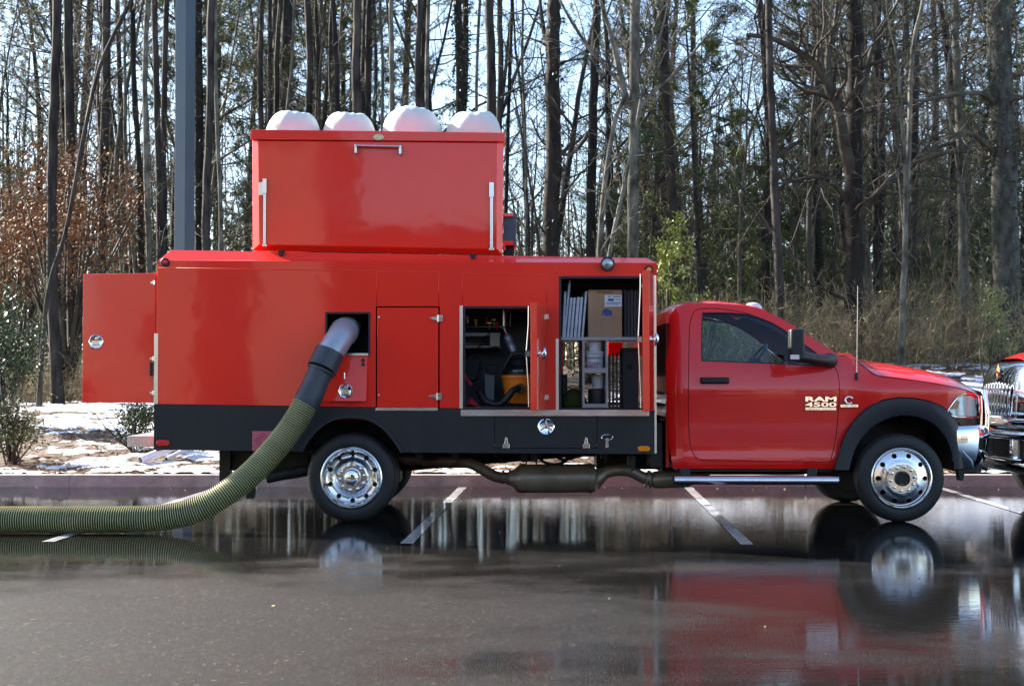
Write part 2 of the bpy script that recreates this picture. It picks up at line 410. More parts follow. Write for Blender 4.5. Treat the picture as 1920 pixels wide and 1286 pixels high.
# pine straw and fallen leaves lying on the bank and a few on the asphalt
M_STRAW = mat('dry_leaf', (.26, .14, .06), .8, var=.4, vscale=3, col2=(.12, .06, .03))
q = MB(); r2 = random.Random(3)
n = 0
while n < 9000:
    X = r2.uniform(-9, 10); Y = 4.32 + r2.random() ** 1.6 * 11
    if r2.random() < snow_at(X, Y) * .93: continue
    n += 1
    z = hgt(X, Y) + .035 * snow_at(X, Y) + r2.uniform(.004, .03); a = r2.uniform(0, 6.28); l = r2.uniform(.04, .13); w = r2.uniform(.006, .022)
    dx, dy = math.cos(a) * l, math.sin(a) * l; t = r2.uniform(-.02, .03)
    q.add([Vector((X - dx, Y - dy, z)), Vector((X - dy / l * w, Y + dx / l * w, z + .006)), Vector((X + dx, Y + dy, z + t)), Vector((X + dy / l * w, Y - dx / l * w, z + .006))], [(0, 1, 2), (0, 2, 3)])
tag(q.build('pine_straw', M_STRAW, smooth=0, recalc=False, origin=(0, 9, 0)), 'brown pine straw and dead leaves littering the snowy bank', 'litter', kind='stuff')
q = MB()
for i in range(72):
    X = r2.uniform(-4, 5.5); Y = r2.uniform(-6.6, 3.9)
    if i < 50: X, Y = r2.uniform(-6, 6.5), r2.uniform(3.5, 4.05)
    a = r2.uniform(0, 6.28); l = r2.uniform(.006, .018); dx, dy = math.cos(a) * l, math.sin(a) * l
    q.add([Vector((X - dx, Y - dy, .006)), Vector((X - dy * .6, Y + dx * .6, .012)), Vector((X + dx, Y + dy, .01)), Vector((X + dy * .6, Y - dx * .6, .007))], [(0, 1, 2), (0, 2, 3)])
tag(q.build('leaf_bits', mat('pale_leaf', (.5, .36, .2), .7, var=.3), smooth=0, recalc=False, origin=(0, 0, 0)), 'tiny pale leaf bits scattered over wet asphalt', 'litter', kind='stuff')

# ------------------------------------------------------------------ buildings across the lot behind the camera (seen as reflections in the paint and chrome)
M_STUC = mat('pale_stucco', (.38, .33, .26), .8, var=.06, vscale=1.5, bump=.1, bscale=30)
M_BRICK = mat('dark_brick', (.10, .045, .035), .8, var=.25, vscale=9)
M_WIN = mat('dark_window', (.02, .025, .03), .08, var=.2)
def far_building(name, x0, x1, y, h, m, wins, label):
    t = thing(name, ((x0 + x1) / 2, y, 0), label, 'building')
    q = MB(); q.bb(x0, x1, y - 10, y, 0, h); q.build('wall', m, t, smooth=0)
    q = MB(); q.bb(x0 - .3, x1 + .3, y - 10.3, y + .3, h + .002, h + .4); q.build('roof', M_BRICK, t, smooth=0)
    for (a, b_, c, d) in wins:
        q = MB(); q.bb(a, b_, y + .003, y + .06, c, d); q.build('window', M_WIN, t, smooth=0)
far_building('stucco_building', -31, -7.2, -38, 10.6, M_STUC,
             [(-29 + 4.2 * i, -27.2 + 4.2 * i, 6.0, 7.8) for i in range(4)] + [(-29 + 4.2 * i, -27.2 + 4.2 * i, 2.2, 4.2) for i in range(4)] + [(-11.9, -9.9, 0.01, 6.3)],
             'pale sunlit building mirrored in the red body side')
far_building('brick_building', -6.6, 5.2, -42, 7.2, M_BRICK,
             [(-5 + 4.6 * i, -3 + 4.6 * i, 2.0, 4.6) for i in range(2)], 'dark brick building mirrored dimly in the red cab')
far_building('tan_building', 6.0, 40, -44, 6.4, M_STUC,
             [(8 + 4.0 * i, 10.2 + 4.0 * i, 1.2, 4.0) for i in range(8)], 'low tan building mirrored in the cab door chrome')
# ------------------------------------------------------------------ the winter woods
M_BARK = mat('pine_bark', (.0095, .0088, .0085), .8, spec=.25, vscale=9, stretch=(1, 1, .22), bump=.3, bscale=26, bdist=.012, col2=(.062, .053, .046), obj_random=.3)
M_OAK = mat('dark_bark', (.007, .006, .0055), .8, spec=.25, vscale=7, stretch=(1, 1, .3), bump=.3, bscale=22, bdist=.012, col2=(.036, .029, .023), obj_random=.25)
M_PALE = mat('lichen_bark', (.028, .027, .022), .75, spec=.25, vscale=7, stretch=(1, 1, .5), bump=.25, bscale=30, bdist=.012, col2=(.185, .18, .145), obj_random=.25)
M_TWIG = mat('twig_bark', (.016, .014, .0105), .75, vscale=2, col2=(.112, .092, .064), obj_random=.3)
M_NEED = mat('pine_needle', (.06, .085, .02), .55, vscale=1.1, col2=(.17, .19, .05), obj_random=.25)
M_OLIVE = mat('olive_needle', (.045, .065, .018), .6, vscale=1.4, col2=(.15, .17, .05), obj_random=.25)
M_RUST = mat('rust_leaf', (.10, .042, .018), .75, vscale=1.0, col2=(.30, .145, .058), obj_random=.1)
M_HOLLY = mat('glossy_leaf', (.035, .06, .02), .28, vscale=2.5, col2=(.09, .12, .045), obj_random=.2)
M_LIME = mat('lime_leaf', (.15, .19, .03), .5, vscale=2.5, col2=(.30, .32, .065))
M_IVY = mat('ivy_leaf', (.022, .034, .014), .5, vscale=3, col2=(.055, .075, .03))
M_BRUSH = mat('dry_stem', (.13, .102, .055), .8, vscale=1.2, col2=(.34, .27, .155))

M_MOTT = mat('mottled_bark', (.02, .019, .016), .9, vscale=9, stretch=(1, 1, .45), bump=.35, bscale=24, bdist=.015, col2=(.085, .09, .075))
def rvec(r): return Vector((r.gauss(0, 1), r.gauss(0, 1), r.gauss(0, 1)))
def perp_turn(d, ang, r):
    a = d.orthogonal().normalized(); b = d.cross(a); t = r.uniform(0, 2 * math.pi)
    return (d * math.cos(ang) + (a * math.cos(t) + b * math.sin(t)) * math.sin(ang)).normalized()
def grow(mb, p, d, L, r, lvl, R, nch, wig=.18, up=.06, ang=(.5, 1.0), tips=None, seg=None, minr=.0035, first=.2, m=0):
    k = max(2, min(9, int(L / (seg or max(.18, L / 6)))))
    path = [p.copy()]; ds = []; rad = [r]
    for i in range(k):
        d = (d + rvec(R) * wig + Vector((0, 0, up))).normalized(); ds.append(d)
        p = p + d * (L / k); path.append(p.copy()); rad.append(max(minr, r * (1 - .78 * (i + 1) / k)))
    mb.tube(path, rad, 7 if r > .07 else 5 if r > .03 else 4 if r > .014 else 3, m, caps=False)
    if lvl >= len(nch):
        if tips is not None: tips.append((path[-1], ds[-1])); tips.append((path[len(path) // 2], ds[-1]))
        return
    n = nch[lvl]; n = int(n + R.random())
    for c in range(n):
        t = first + (1 - first) * (c + R.random()) / n
        i = min(k - 1, int(t * k)); f = t * k - i
        q = path[i].lerp(path[i + 1], max(0, min(1, f)))
        nd = perp_turn(ds[i], R.uniform(*ang), R)
        rr = max(minr, rad[i] * R.uniform(.38, .62))
        grow(mb, q, nd, L * R.uniform(.34, .62) * (1 - .35 * t), rr, lvl + 1, R, nch, wig * 1.15, up, ang, tips, None, minr, .15, m)
def leaf(mb, p, d, l, w, R, m=0):
    s = d.cross(rvec(R)); s = s.normalized() if s.length > 1e-6 else Vector((1, 0, 0))
    mb.add([p, p + d * l * .45 + s * w, p + d * l, p + d * l * .45 - s * w], [(0, 1, 2, 3)], m)
def needles(mb, p, d, n, l, w, R, m=0, spread=.9):
    for i in range(n):
        nd = (d + rvec(R) * spread).normalized(); q = p + rvec(R) * .03
        s = nd.cross(rvec(R)).normalized() * w
        mb.add([q - s, q + s, q + nd * l * R.uniform(.6, 1.1)], [(0, 1, 2)], m)

def mesh_of(mb, name, mats, smooth=180):
    o = mb.build(name, mats, None, smooth=smooth, recalc=False, origin=(0, 0, 0)); me = o.data
    bpy.data.objects.remove(o); return me
PROTO = {}
def proto_bare(key, seed, H, r, nch, first, bark, up=.05, ang=(.45, 1.05), lean=.03, blen=(.22, .36), nb=14):
    R = random.Random(seed); t = MB(); c = MB()
    p = Vector((0, 0, -.3)); d = Vector((R.gauss(0, lean), R.gauss(0, lean), 1)).normalized(); k = 14; path = [p.copy()]; rad = [r * 1.25]
    for i in range(k):
        d = (d + Vector((R.gauss(0, .05), R.gauss(0, .05), .05))).normalized(); p = p + d * (H / k); path.append(p.copy()); rad.append(max(.012, r * (1 - .82 * (i + 1) / k)))
    t.tube(path, rad, 9, caps=False)
    for b in range(nb):
        f = first + (1 - first) * (b + R.random()) / nb; i = min(k - 1, int(f * k)); q = path[i].lerp(path[i + 1], f * k - i)
        nd = perp_turn((path[i + 1] - path[i]).normalized(), R.uniform(.6, 1.25), R)
        grow(c, q, nd, H * R.uniform(*blen) * (1.15 - .7 * f), max(.012, rad[i] * R.uniform(.3, .55)), 0, R, nch, .16, up, ang)
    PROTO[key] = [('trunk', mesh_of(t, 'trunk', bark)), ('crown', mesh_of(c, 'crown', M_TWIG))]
def proto_pine(key, seed, H, r, first, nb, bark, need, ln=(.12, .2), stub=6, ncl=(3, 4), nn=16, nl=.24, nw=.012):
    R = random.Random(seed); t = MB(); c = MB(); p = Vector((0, 0, -.3)); d = Vector((R.gauss(0, .015), R.gauss(0, .015), 1)).normalized(); k = 14; path = [p.copy()]; rad = [r * 1.2]
    for i in range(k):
        d = (d + Vector((R.gauss(0, .018), R.gauss(0, .018), .03))).normalized(); p = p + d * (H / k); path.append(p.copy()); rad.append(max(.015, r * (1 - .75 * ((i + 1) / k) ** 1.3)))
    t.tube(path, rad, 10, caps=False)
    br = MB(); tips = []
    for b in range(nb):
        f = first + (1 - first) * (b + R.random()) / nb; i = min(k - 1, int(f * k)); q = path[i].lerp(path[i + 1], f * k - i)
        nd = perp_turn(Vector((0, 0, 1)), R.uniform(1.0, 1.6), R)
        grow(br, q, nd, H * R.uniform(*ln) * (1.2 - .75 * (f - first) / (1 - first)), rad[i] * .3, 0, R, ncl, .14, .05, (.4, .9), tips)
    for b in range(stub):
        f = R.uniform(.12, first); i = min(k - 1, int(f * k)); q = path[i]
        grow(br, q, perp_turn(Vector((0, 0, 1)), R.uniform(1.2, 1.8), R), R.uniform(.5, 1.8), .02, 1, R, (2, 2), .2, -.02, (.4, .9))
    for p_, d_ in tips: needles(c, p_, (d_ + Vector((0, 0, .3))).normalized(), nn, nl, nw, R)
    nb_ = len(c.v); c.add(br.v, br.f, 1)
    PROTO[key] = [('trunk', mesh_of(t, 'trunk', bark)), ('crown', mesh_of(c, 'crown', [need, M_TWIG], 0))]
proto_bare('bareA', 11, 13, .13, (5, 5, 4), .22, M_OAK)
proto_bare('bareB', 12, 11, .085, (5, 5, 3), .18, M_PALE, lean=.06)
proto_bare('bareC', 13, 15, .16, (6, 5, 4), .28, M_OAK, blen=(.26, .4))
proto_bare('bareD', 14, 9, .06, (5, 4, 3), .15, M_TWIG, lean=.09, blen=(.26, .42))
proto_bare('bareE', 15, 17, .12, (5, 5, 3), .3, M_BARK)
proto_bare('sapling', 16, 6, .028, (4, 4), .12, M_TWIG, lean=.12, blen=(.25, .45), nb=10)
proto_pine('pineA', 21, 23, .17, .46, 34, M_BARK, M_NEED)
proto_pine('pineB', 22, 20, .14, .40, 30, M_BARK, M_NEED)
proto_pine('pineC', 23, 25, .20, .52, 34, M_BARK, M_NEED)
proto_pine('youngA', 24, 8.5, .07, .16, 40, M_BARK, M_OLIVE, ln=(.18, .28), stub=2, nn=14, nl=.2, nw=.011)
proto_pine('youngB', 25, 6.0, .05, .10, 36, M_BARK, M_OLIVE, ln=(.2, .3), stub=1, nn=14, nl=.16, nw=.010)

def place(key, name, X, Y, label, cat, group, rz=0.0, s=1.0, sz=None, tilt=(0, 0)):
    t = thing(name, (X, Y, hgt(X, Y)), label, cat, group)
    t.rotation_euler = (tilt[0], tilt[1], rz); t.scale = (s, s, sz or s)
    for nm, me_ in PROTO[key]:
        o = bpy.data.objects.new(nm, me_); COL.objects.link(o); o.parent = t
    return t

def hero(name, D, pts, w, bark, label, cat, ext=0, limbs=(), twigs=None, seed=1, ivy=0, stubs=0, group=None, crown=None, sides=12, wtop=None, tw_first=.15, tw_len=(.8, 2.2), tw_n=(4, 4)):
    """a tree whose trunk runs through photo points (px,py) at distance D from the camera"""
    Y = D + CAM.y; R = random.Random(seed)
    p3 = [P(x, y, Y + (R.uniform(-.02, .02) if 0 < i < len(pts) - 1 else 0)) for i, (x, y) in enumerate(pts)]
    p3.sort(key=lambda v: v.z)
    base = p3[0].copy()
    root = Vector((base.x, Y, hgt(base.x, Y)))
    t = thing(name, root, label, cat, group)
    path = [root - Vector((0, 0, .25))]
    if base.z > root.z + .3: path.append(root + Vector((0, 0, .12)))
    path += [v for v in p3 if v.z > root.z + .35]
    if ext:
        d = (path[-1] - path[-2]).normalized(); d = (d + Vector((0, 0, 1.0))).normalized()
        for i in range(4): path.append(path[-1] + d * ext / 4 + Vector((R.gauss(0, .06), R.gauss(0, .06), 0)))
    path = spline(path, 5)
    for i in range(2, len(path)):
        j = .0035 * w / 10
        path[i] = path[i] + Vector((R.gauss(0, j), R.gauss(0, j), 0))
    r0 = w / 2 / FPX * D; zt = path[-1].z - path[0].z; wt = (wtop or w * .8) / w
    ztop_vis = max(v.z for v in p3)
    rad = []
    for v in path:
        f = (v.z - root.z) / max(1, (ztop_vis - root.z)); k = 1 - (1 - wt) * min(f, 1.0)
        if f > 1: k = wt * max(.12, 1 - (f - 1) * (ztop_vis - root.z) / max(ext, 1) * .85)
        k *= 1 + .45 * math.exp(-max(0, v.z - root.z) / .35)
        rad.append(r0 * k)
    q = MB(); q.tube(path, rad, sides, caps=False)
    # uneven bark silhouette
    q.v = [v + Vector((nz(v.x * 5, v.y * 5, v.z * 2.2), nz(v.x * 5 + 9, v.y * 5, v.z * 2.2), 0)) * r0 * .13 for v in q.v]
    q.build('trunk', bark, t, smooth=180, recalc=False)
    br = MB()
    for pl, lw in limbs:
        lp = [P(x, y, Y + dy) for x, y, dy in pl]; lp = spline(lp, 4)
        n = len(lp); lr = lw / 2 / FPX * D
        rr = [max(.006, lr * (1 - .72 * i / (n - 1))) for i in range(n)]
        br.tube(lp, rr, 7, caps=False)
        if twigs:
            for i in range(twigs):
                f = R.uniform(.2, 1); k = min(n - 2, int(f * (n - 1)))
                d = perp_turn((lp[k + 1] - lp[k]).normalized(), R.uniform(.5, 1.2), R)
                grow(br, lp[k], d, R.uniform(*tw_len), max(.006, rr[k] * .45), 0, R, tw_n, .2, .05)
    if twigs:
        m_ = len(path)
        for i in range(int(twigs * 1.5)):
            f = R.uniform(tw_first, 1); k = min(m_ - 2, int(f * (m_ - 1)))
            d = perp_turn((path[k + 1] - path[k]).normalized(), R.uniform(.7, 1.4), R)
            grow(br, path[k], d, R.uniform(*tw_len), max(.006, rad[k] * .22), 0, R, tw_n, .2, .04)
    for i in range(stubs):
        k = R.randrange(3, len(path) - 2)
        d = perp_turn(Vector((0, 0, 1)), R.uniform(1.1, 1.7), R)
        grow(br, path[k], d, R.uniform(.25, 1.1), .014, 1, R, (1, 1), .2, 0)
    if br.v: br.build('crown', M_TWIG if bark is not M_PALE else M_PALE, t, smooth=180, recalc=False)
    if crown:
        top = path[-1]; c = MB(); b2 = MB(); tips = []
        for i in range(crown):
            z = -R.random() * ext * .55; q_ = top + Vector((0, 0, z))
            grow(b2, q_, perp_turn(Vector((0, 0, 1)), R.uniform(.9, 1.5), R), R.uniform(1.2, 3.0), .03, 0, R, (3, 3), .15, .05, tips=tips)
        for p_, d_ in tips: needles(c, p_, (d_ + Vector((0, 0, .3))).normalized(), 10, .25, .014, R)
        b2.build('boughs', M_TWIG, t, smooth=180, recalc=False); c.build('crown', M_NEED, t, smooth=0, recalc=False)
    if ivy:
        q = MB()
        for i in range(ivy):
            k = R.randrange(1, len(path) - 1); f = R.random(); c = path[k].lerp(path[k - 1], f); a = R.uniform(0, 6.28); rr = rad[k] * R.uniform(1.0, 1.5)
            leaf(q, c + Vector((math.cos(a) * rr, math.sin(a) * rr, 0)), (Vector((math.cos(a), math.sin(a), -.6)) + rvec(R) * .5).normalized(), R.uniform(.05, .1), R.uniform(.02, .04), R)
        q.build('ivy', M_IVY, t, smooth=0, recalc=False)
    return t
T = 'pine tree'
hero('pine_tree', 25.5, [(110, 740), (97, 480), (100, 240), (107, 0)], 21, M_BARK, 'grey pine trunk with sunlit left edge, leftmost thick trunk beside rusty leaves', T, 9, stubs=9, seed=31)
hero('pine_tree', 29, [(138, 740), (134, 470), (130, 200), (127, 0)], 21, M_BARK, 'dark pine trunk just behind the leftmost thick sunlit trunk', T, 10, stubs=8, seed=32)
hero('leaning_tree', 24.6, [(72, 740), (88, 560), (122, 440), (140, 350), (158, 250), (186, 130), (216, 60), (246, 0), (262, -60)], 8.5, M_BARK, 'slim pale tree leaning right across the thick trunks at upper left', 'tree', 3, limbs=[([(150, 300, 0), (164, 215, .1), (182, 120, .2), (194, 30, .2)], 7)], twigs=3, seed=33, wtop=7, tw_len=(.5, 1.3))
hero('pine_tree', 31, [(188, 600), (195, 300), (200, 0)], 19, M_BARK, 'straight dark pine trunk crossing behind top of the leaning pale tree', T, 10, stubs=6, seed=34)
hero('pine_tree', 36, [(236, 600), (228, 300), (220, 0)], 11, M_BARK, 'thin dark pine right of the leaning pale tree top', T, 10, stubs=5, seed=35)
hero('bare_tree', 28, [(270, 650), (264, 480), (262, 330), (252, 180), (249, 40), (246, 0)], 12, M_OAK, 'wavy dark trunk, first of the thin bunch between leaning tree and lamp pole', 'tree', 5, twigs=4, seed=36)
hero('bare_tree', 27.5, [(284, 650), (279, 470), (274, 300), (272, 120), (277, 0)], 12, M_PALE, 'thin grey trunk, second of the bunch left of lamp pole', 'tree', 5, twigs=3, seed=37)
hero('bare_tree', 29, [(296, 650), (300, 420), (294, 200), (289, 0)], 14, M_BARK, 'thin dark trunk, third of the bunch left of lamp pole', 'tree', 5, twigs=3, seed=38)
hero('pine_tree', 30, [(312, 650), (306, 300), (312, 0)], 13, M_BARK, 'straight dark trunk, last of the bunch left of lamp pole', T, 8, stubs=8, seed=39)
hero('ivy_tree', 31, [(372, 650), (374, 300), (371, 0)], 19, M_OAK, 'ivy covered dark trunk just right of the lamp pole', 'tree', 8, seed=40, ivy=1500, twigs=3)
hero('pine_tree', 26, [(393, 700), (386, 420), (394, 200), (397, 0)], 17, M_BARK, 'thick pine with sunlit left edge right of the ivy trunk', T, 9, stubs=9, seed=41)
hero('bare_tree', 28, [(412, 700), (414, 420), (406, 200), (404, 0)], 9, M_PALE, 'slim pale stem touching the thick pine near lamp pole', 'tree', 5, twigs=3, seed=42)
mid = [(492, 489, 12, 30, 'P'), (506, 505, 10, 34, 'P'), (526, 518, 12, 28, 'B'), (552, 534, 6, 27, 'L'), (576, 578, 15, 31, 'P'), (592, 594, 9, 33, 'B'), (624, 634, 11, 29, 'B'), (642, 634, 7, 30, 'L'),
       (671, 670, 20, 28, 'P'), (692, 690, 12, 31, 'B'), (701, 702, 8, 36, 'P'), (713, 717, 7, 30, 'L'), (734, 735, 11, 29, 'L'), (787, 785, 12, 29, 'P'), (804, 801, 9, 30, 'L'),
       (857, 862, 19, 31, 'I'), (873, 868, 14, 33, 'I'), (900, 893, 7, 28, 'L'), (917, 922, 21, 27, 'P'), (936, 935, 13, 29, 'P'), (960, 952, 8, 32, 'B'), (980, 985, 6, 34, 'L')]
lab = ['mottled trunk rising behind the left end of the raised hatch', 'dark straight trunk second from left above the raised hatch', 'dark trunk above the gap left of the first bag', 'thin leaning pale stem above the first white bag',
       'dark thick pine directly above first white bag', 'grey trunk above right side of first white bag', 'dark trunk forking upward above the second white bag', 'thin pale stem beside the forked trunk above second bag',
       'thick lichen spotted pine above right half of second white bag', 'dark trunk right of the thick lichen spotted pine', 'thin dark pine between second bag and bright sky gap', 'slender dark trunk left of the bright sky gap',
       'pale green trunk standing in the bright sky gap above third bag', 'dark trunk at right side of the bright sky gap', 'greenish thin trunk right of the sky gap', 'ivy wrapped thick trunk left of fourth white bag', 'ivy wrapped slimmer trunk above fourth white bag',
       'thin pale stem left of the sunlit thick pine above fourth bag', 'thick pine with sunlit left edge above fourth white bag', 'dark pine above the right end of the raised hatch', 'thin dark trunk just past the raised hatch end', 'slender stem beyond right end of the raised hatch']
for i, (xt, xb, w, D, k) in enumerate(mid):
    bark = {'P': M_BARK, 'B': M_OAK, 'L': M_PALE, 'I': M_OAK}[k]
    R_ = random.Random(100 + i); xm = (xt + xb) / 2 + R_.uniform(-4, 4)
    hero({'P': 'pine_tree', 'B': 'bare_tree', 'L': 'slender_tree', 'I': 'ivy_tree'}[k], D, [(xb + (xb - xt) * .8, 560), (xb, 260), (xm, 120), (xt, 0)], w, bark, lab[i], 'pine tree' if k == 'P' else 'tree', 9 if k == 'P' else 5,
         twigs=(0 if k == 'P' else 3), stubs=(8 if k == 'P' else 0), seed=60 + i, ivy=(1400 if k == 'I' else 0), crown=None, tw_len=(.6, 1.6))
# right half
hero('ivy_tree', 27, [(1030, 700), (1032, 440), (1037, 250), (1036, 100), (1040, 0)], 34, M_OAK, 'broad rough trunk with vines right of the raised hatch', 'tree', 6, twigs=8, seed=51, wtop=26, ivy=700,
     limbs=[([(1040, 300, 0), (1078, 250, -.2), (1030, 180, -.4), (1012, 90, -.4)], 8), ([(1036, 120, 0), (1018, 50, .2), (1010, -30, .2)], 14)], tw_len=(.8, 2.2))
hero('bare_tree', 29, [(1106, 700), (1108, 420), (1112, 200), (1120, 0)], 19, M_OAK, 'dark trunk midway between the vine covered trunk and pale branching tree', 'tree', 6, twigs=7, seed=52, limbs=[([(1110, 240, 0), (1070, 290, .2), (1020, 270, .4), (995, 220, .4)], 9)])
hero('pale_branching_tree', 24.5, [(1187, 700), (1187, 470), (1189, 240), (1191, 0)], 23, M_PALE, 'pale lichen covered tree with many spreading stems behind cab gap', 'tree', 5, twigs=9, seed=53, tw_len=(.5, 1.6), tw_n=(4, 3),
     limbs=[([(1172, 692, -.1), (1130, 590, -.3), (1124, 477, -.3), (1135, 336, -.25), (1154, 224, -.2), (1170, 179, -.1), (1153, 146, -.2), (1098, 82, -.3), (1053, 7, -.4), (1040, -40, -.4)], 13),
            ([(1178, 692, -.15), (1140, 560, -.5), (1143, 477, -.5), (1169, 354, -.45), (1192, 242, -.4), (1206, 168, -.3), (1240, 60, -.4), (1262, -30, -.4)], 11),
            ([(1176, 200, 0), (1157, 112, -.15), (1146, 67, -.2), (1124, -5, -.2), (1112, -60, -.2)], 14),
            ([(1195, 220, 0), (1212, 186, -.1), (1266, 138, -.3), (1320, 75, -.5), (1384, 8, -.6)], 9), ([(1193, 130, 0), (1216, 80, .1), (1236, 30, .2), (1252, -40, .2)], 13)])
hero('pine_tree', 25.2, [(1268, 640), (1266, 477), (1260, 336), (1248, 186), (1243, 0)], 18, M_OAK, 'dark smooth leaning pine behind the cab roof gap', T, 10, stubs=6, seed=54, wtop=15)
hero('pine_tree', 25, [(1464, 660), (1459, 477), (1452, 340), (1446, 190), (1441, 0)], 19, M_BARK, 'slim straight pine rising behind the windshield', T, 10, stubs=7, seed=55, wtop=13)
hero('oak_tree', 26, [(1601, 640), (1602, 440), (1601, 250), (1603, 100), (1601, 0)], 38, M_OAK, 'thick dark oak with heavy forking limbs above the hood', 'oak tree', 6, twigs=11, seed=56, wtop=29, tw_len=(.8, 2.6), tw_n=(4, 4),
     limbs=[([(1598, 330, 0), (1583, 272, -.2), (1572, 210, -.3), (1556, 172, -.35), (1536, 132, -.4), (1509, 105, -.5), (1451, 74, -.7), (1400, 66, -.8)], 26),
            ([(1556, 172, -.35), (1552, 110, -.3), (1566, 45, -.2), (1572, -40, -.2)], 17), ([(1592, 380, 0), (1560, 342, -.3), (1530, 331, -.5), (1490, 340, -.6), (1450, 346, -.8)], 13),
            ([(1604, 250, 0), (1625, 140, .3), (1636, 90, .4), (1662, 40, .5), (1700, -20, .5)], 14), ([(1605, 420, 0), (1645, 362, -.4), (1690, 325, -.5), (1740, 285, -.6), (1790, 268, -.6)], 17),
            ([(1604, 130, 0), (1660, 112, -.4), (1730, 86, -.8), (1800, 30, -1)], 9)])
hero('slender_tree', 24, [(1690, 640), (1696, 500), (1700, 360), (1704, 280), (1709, 120), (1716, 70), (1727, 20), (1735, -20)], 12, M_PALE, 'slim pale forked tree right of the thick oak', 'tree', 3, twigs=6, seed=57, wtop=8, tw_len=(.5, 1.4),
     limbs=[([(1698, 400, 0), (1697, 300, -.1), (1689, 210, -.15), (1682, 110, -.2), (1668, 50, -.2), (1660, -10, -.2)], 9), ([(1699, 470, 0), (1690, 380, .1), (1684, 320, .1)], 7)])
hero('bare_tree', 30, [(1645, 640), (1642, 400), (1640, 200), (1648, 0)], 13, M_OAK, 'dark stem between thick oak and slim pale tree', 'tree', 5, twigs=8, seed=58)
hero('pine_tree', 29, [(1712, 640), (1716, 300), (1720, 0)], 14, M_BARK, 'dark straight trunk just behind the slim pale tree', T, 9, stubs=10, seed=59)
hero('bare_tree', 26, [(1806, 660), (1804, 400), (1796, 200), (1793, 80), (1790, 0)], 17, M_PALE, 'pale greenish trunk left of the massive trunk at right edge', 'tree', 5, twigs=9, seed=70, limbs=[([(1800, 330, 0), (1788, 260, -.2), (1775, 170, -.3), (1785, 60, -.3)], 9)])
hero('massive_tree', 25.5, [(1893, 680), (1885, 480), (1878, 250), (1874, 0)], 52, M_MOTT, 'massive mottled trunk near the right picture edge', 'tree', 6, twigs=8, seed=71, wtop=42, ivy=2600, sides=16,
     limbs=[([(1870, 200, 0), (1840, 176, -.4), (1780, 180, -.7), (1720, 190, -1.0), (1660, 192, -1.2)], 12), ([(1866, 290, 0), (1838, 262, -.3), (1810, 250, -.5), (1780, 268, -.6)], 14), ([(1888, 330, 0), (1915, 300, -.2), (1950, 270, -.3)], 10), ([(1880, 140, 0), (1905, 90, -.2), (1900, 20, -.4), (1880, -40, -.4)], 7)])

# trees standing deeper in the woods
R = random.Random(2024); placed = []; DEEP = []
def scatter(keys, n, D0, D1, name, label, cat, group, smin=.8, smax=1.2, xr=(-.41, .41), mind=1.4, pw=1.0):
    c = 0; tries = 0
    while c < n and tries < n * 30:
        tries += 1
        D = D0 + (D1 - D0) * R.random() ** pw; X = D * R.uniform(*xr); Y = D + CAM.y
        if any((X - a) ** 2 + (Y - b) ** 2 < mind ** 2 for a, b in placed): continue
        placed.append((X, Y)); c += 1; s = R.uniform(smin, smax)
        DEEP.append((name, X, Y, label, place(R.choice(keys), name, X, Y, label, cat, group, R.uniform(0, 6.28), s, s * R.uniform(.9, 1.15), (R.gauss(0, .03), R.gauss(0, .03)))))
scatter(['pineA', 'pineB', 'pineC'], 24, 36, 66, 'pine_tree', 'tall pine standing deeper in the woods on the left half', 'pine tree', 'pines deep in the woods, left half', xr=(-.42, -.02))
scatter(['pineA', 'pineB', 'pineC'], 12, 36, 70, 'pine_tree', 'tall pine standing deeper in the woods on the right half', 'pine tree', 'pines deep in the woods, right half', xr=(.0, .42))
scatter(['bareA', 'bareB', 'bareC', 'bareE'], 24, 31, 58, 'bare_tree', 'leafless tree standing deeper in the woods on the left half', 'tree', 'leafless trees deep in the woods, left half', xr=(-.42, -.02))
scatter(['bareA', 'bareB', 'bareC', 'bareD', 'bareE'], 44, 29, 60, 'bare_tree', 'leafless tree standing deeper in the woods on the right half', 'tree', 'leafless trees deep in the woods, right half', xr=(-.02, .42))
scatter(['youngA', 'youngB'], 30, 30, 60, 'young_pine', 'young olive green pine in the understory right of the cab', 'pine tree', 'young pines in the understory, right half', xr=(.08, .42), smin=.7, smax=1.25)
scatter(['youngA'], 7, 34, 60, 'young_pine', 'young olive green pine in the understory left of the truck', 'pine tree', 'young pines in the understory, left half', xr=(-.42, -.1), smin=.8, smax=1.3)
scatter(['sapling', 'bareD'], 42, 27, 44, 'sapling', 'thin leafless sapling among the trunks right of the cab', 'sapling', 'saplings, right half', xr=(.06, .42), mind=.9, smin=.7, smax=1.3)
scatter(['sapling', 'bareD'], 22, 28, 44, 'sapling', 'thin leafless sapling among the trunks left of the cab', 'sapling', 'saplings, left half', xr=(-.42, .05), mind=.9, smin=.8, smax=1.4)

# each gets the label of its place among the landmarks
MARKS = [(-400, 'left picture edge'), (97, 'leftmost thick trunk'), (195, 'leaning pale tree top'), (345, 'lamp pole'), (472, 'hatch left end'), (600, 'first bag gap'), (712, 'second bag gap'), (830, 'third bag gap'), (946, 'hatch right end'),
         (1036, 'vine covered trunk'), (1188, 'pale branching tree'), (1258, 'dark leaning pine'), (1450, 'slim straight pine'), (1601, 'thick dark oak'), (1705, 'slim forked tree'), (1880, 'massive trunk'), (2600, 'right picture edge')]
KIND = {'pine_tree': 'tall pine', 'bare_tree': 'leafless tree', 'young_pine': 'young olive pine', 'sapling': 'thin sapling'}
ORD = ['first', 'second', 'third', 'fourth', 'fifth', 'sixth', 'seventh', 'eighth', 'ninth', 'tenth', 'eleventh', 'twelfth', 'thirteenth', 'fourteenth', 'fifteenth', 'sixteenth']
bins = {}
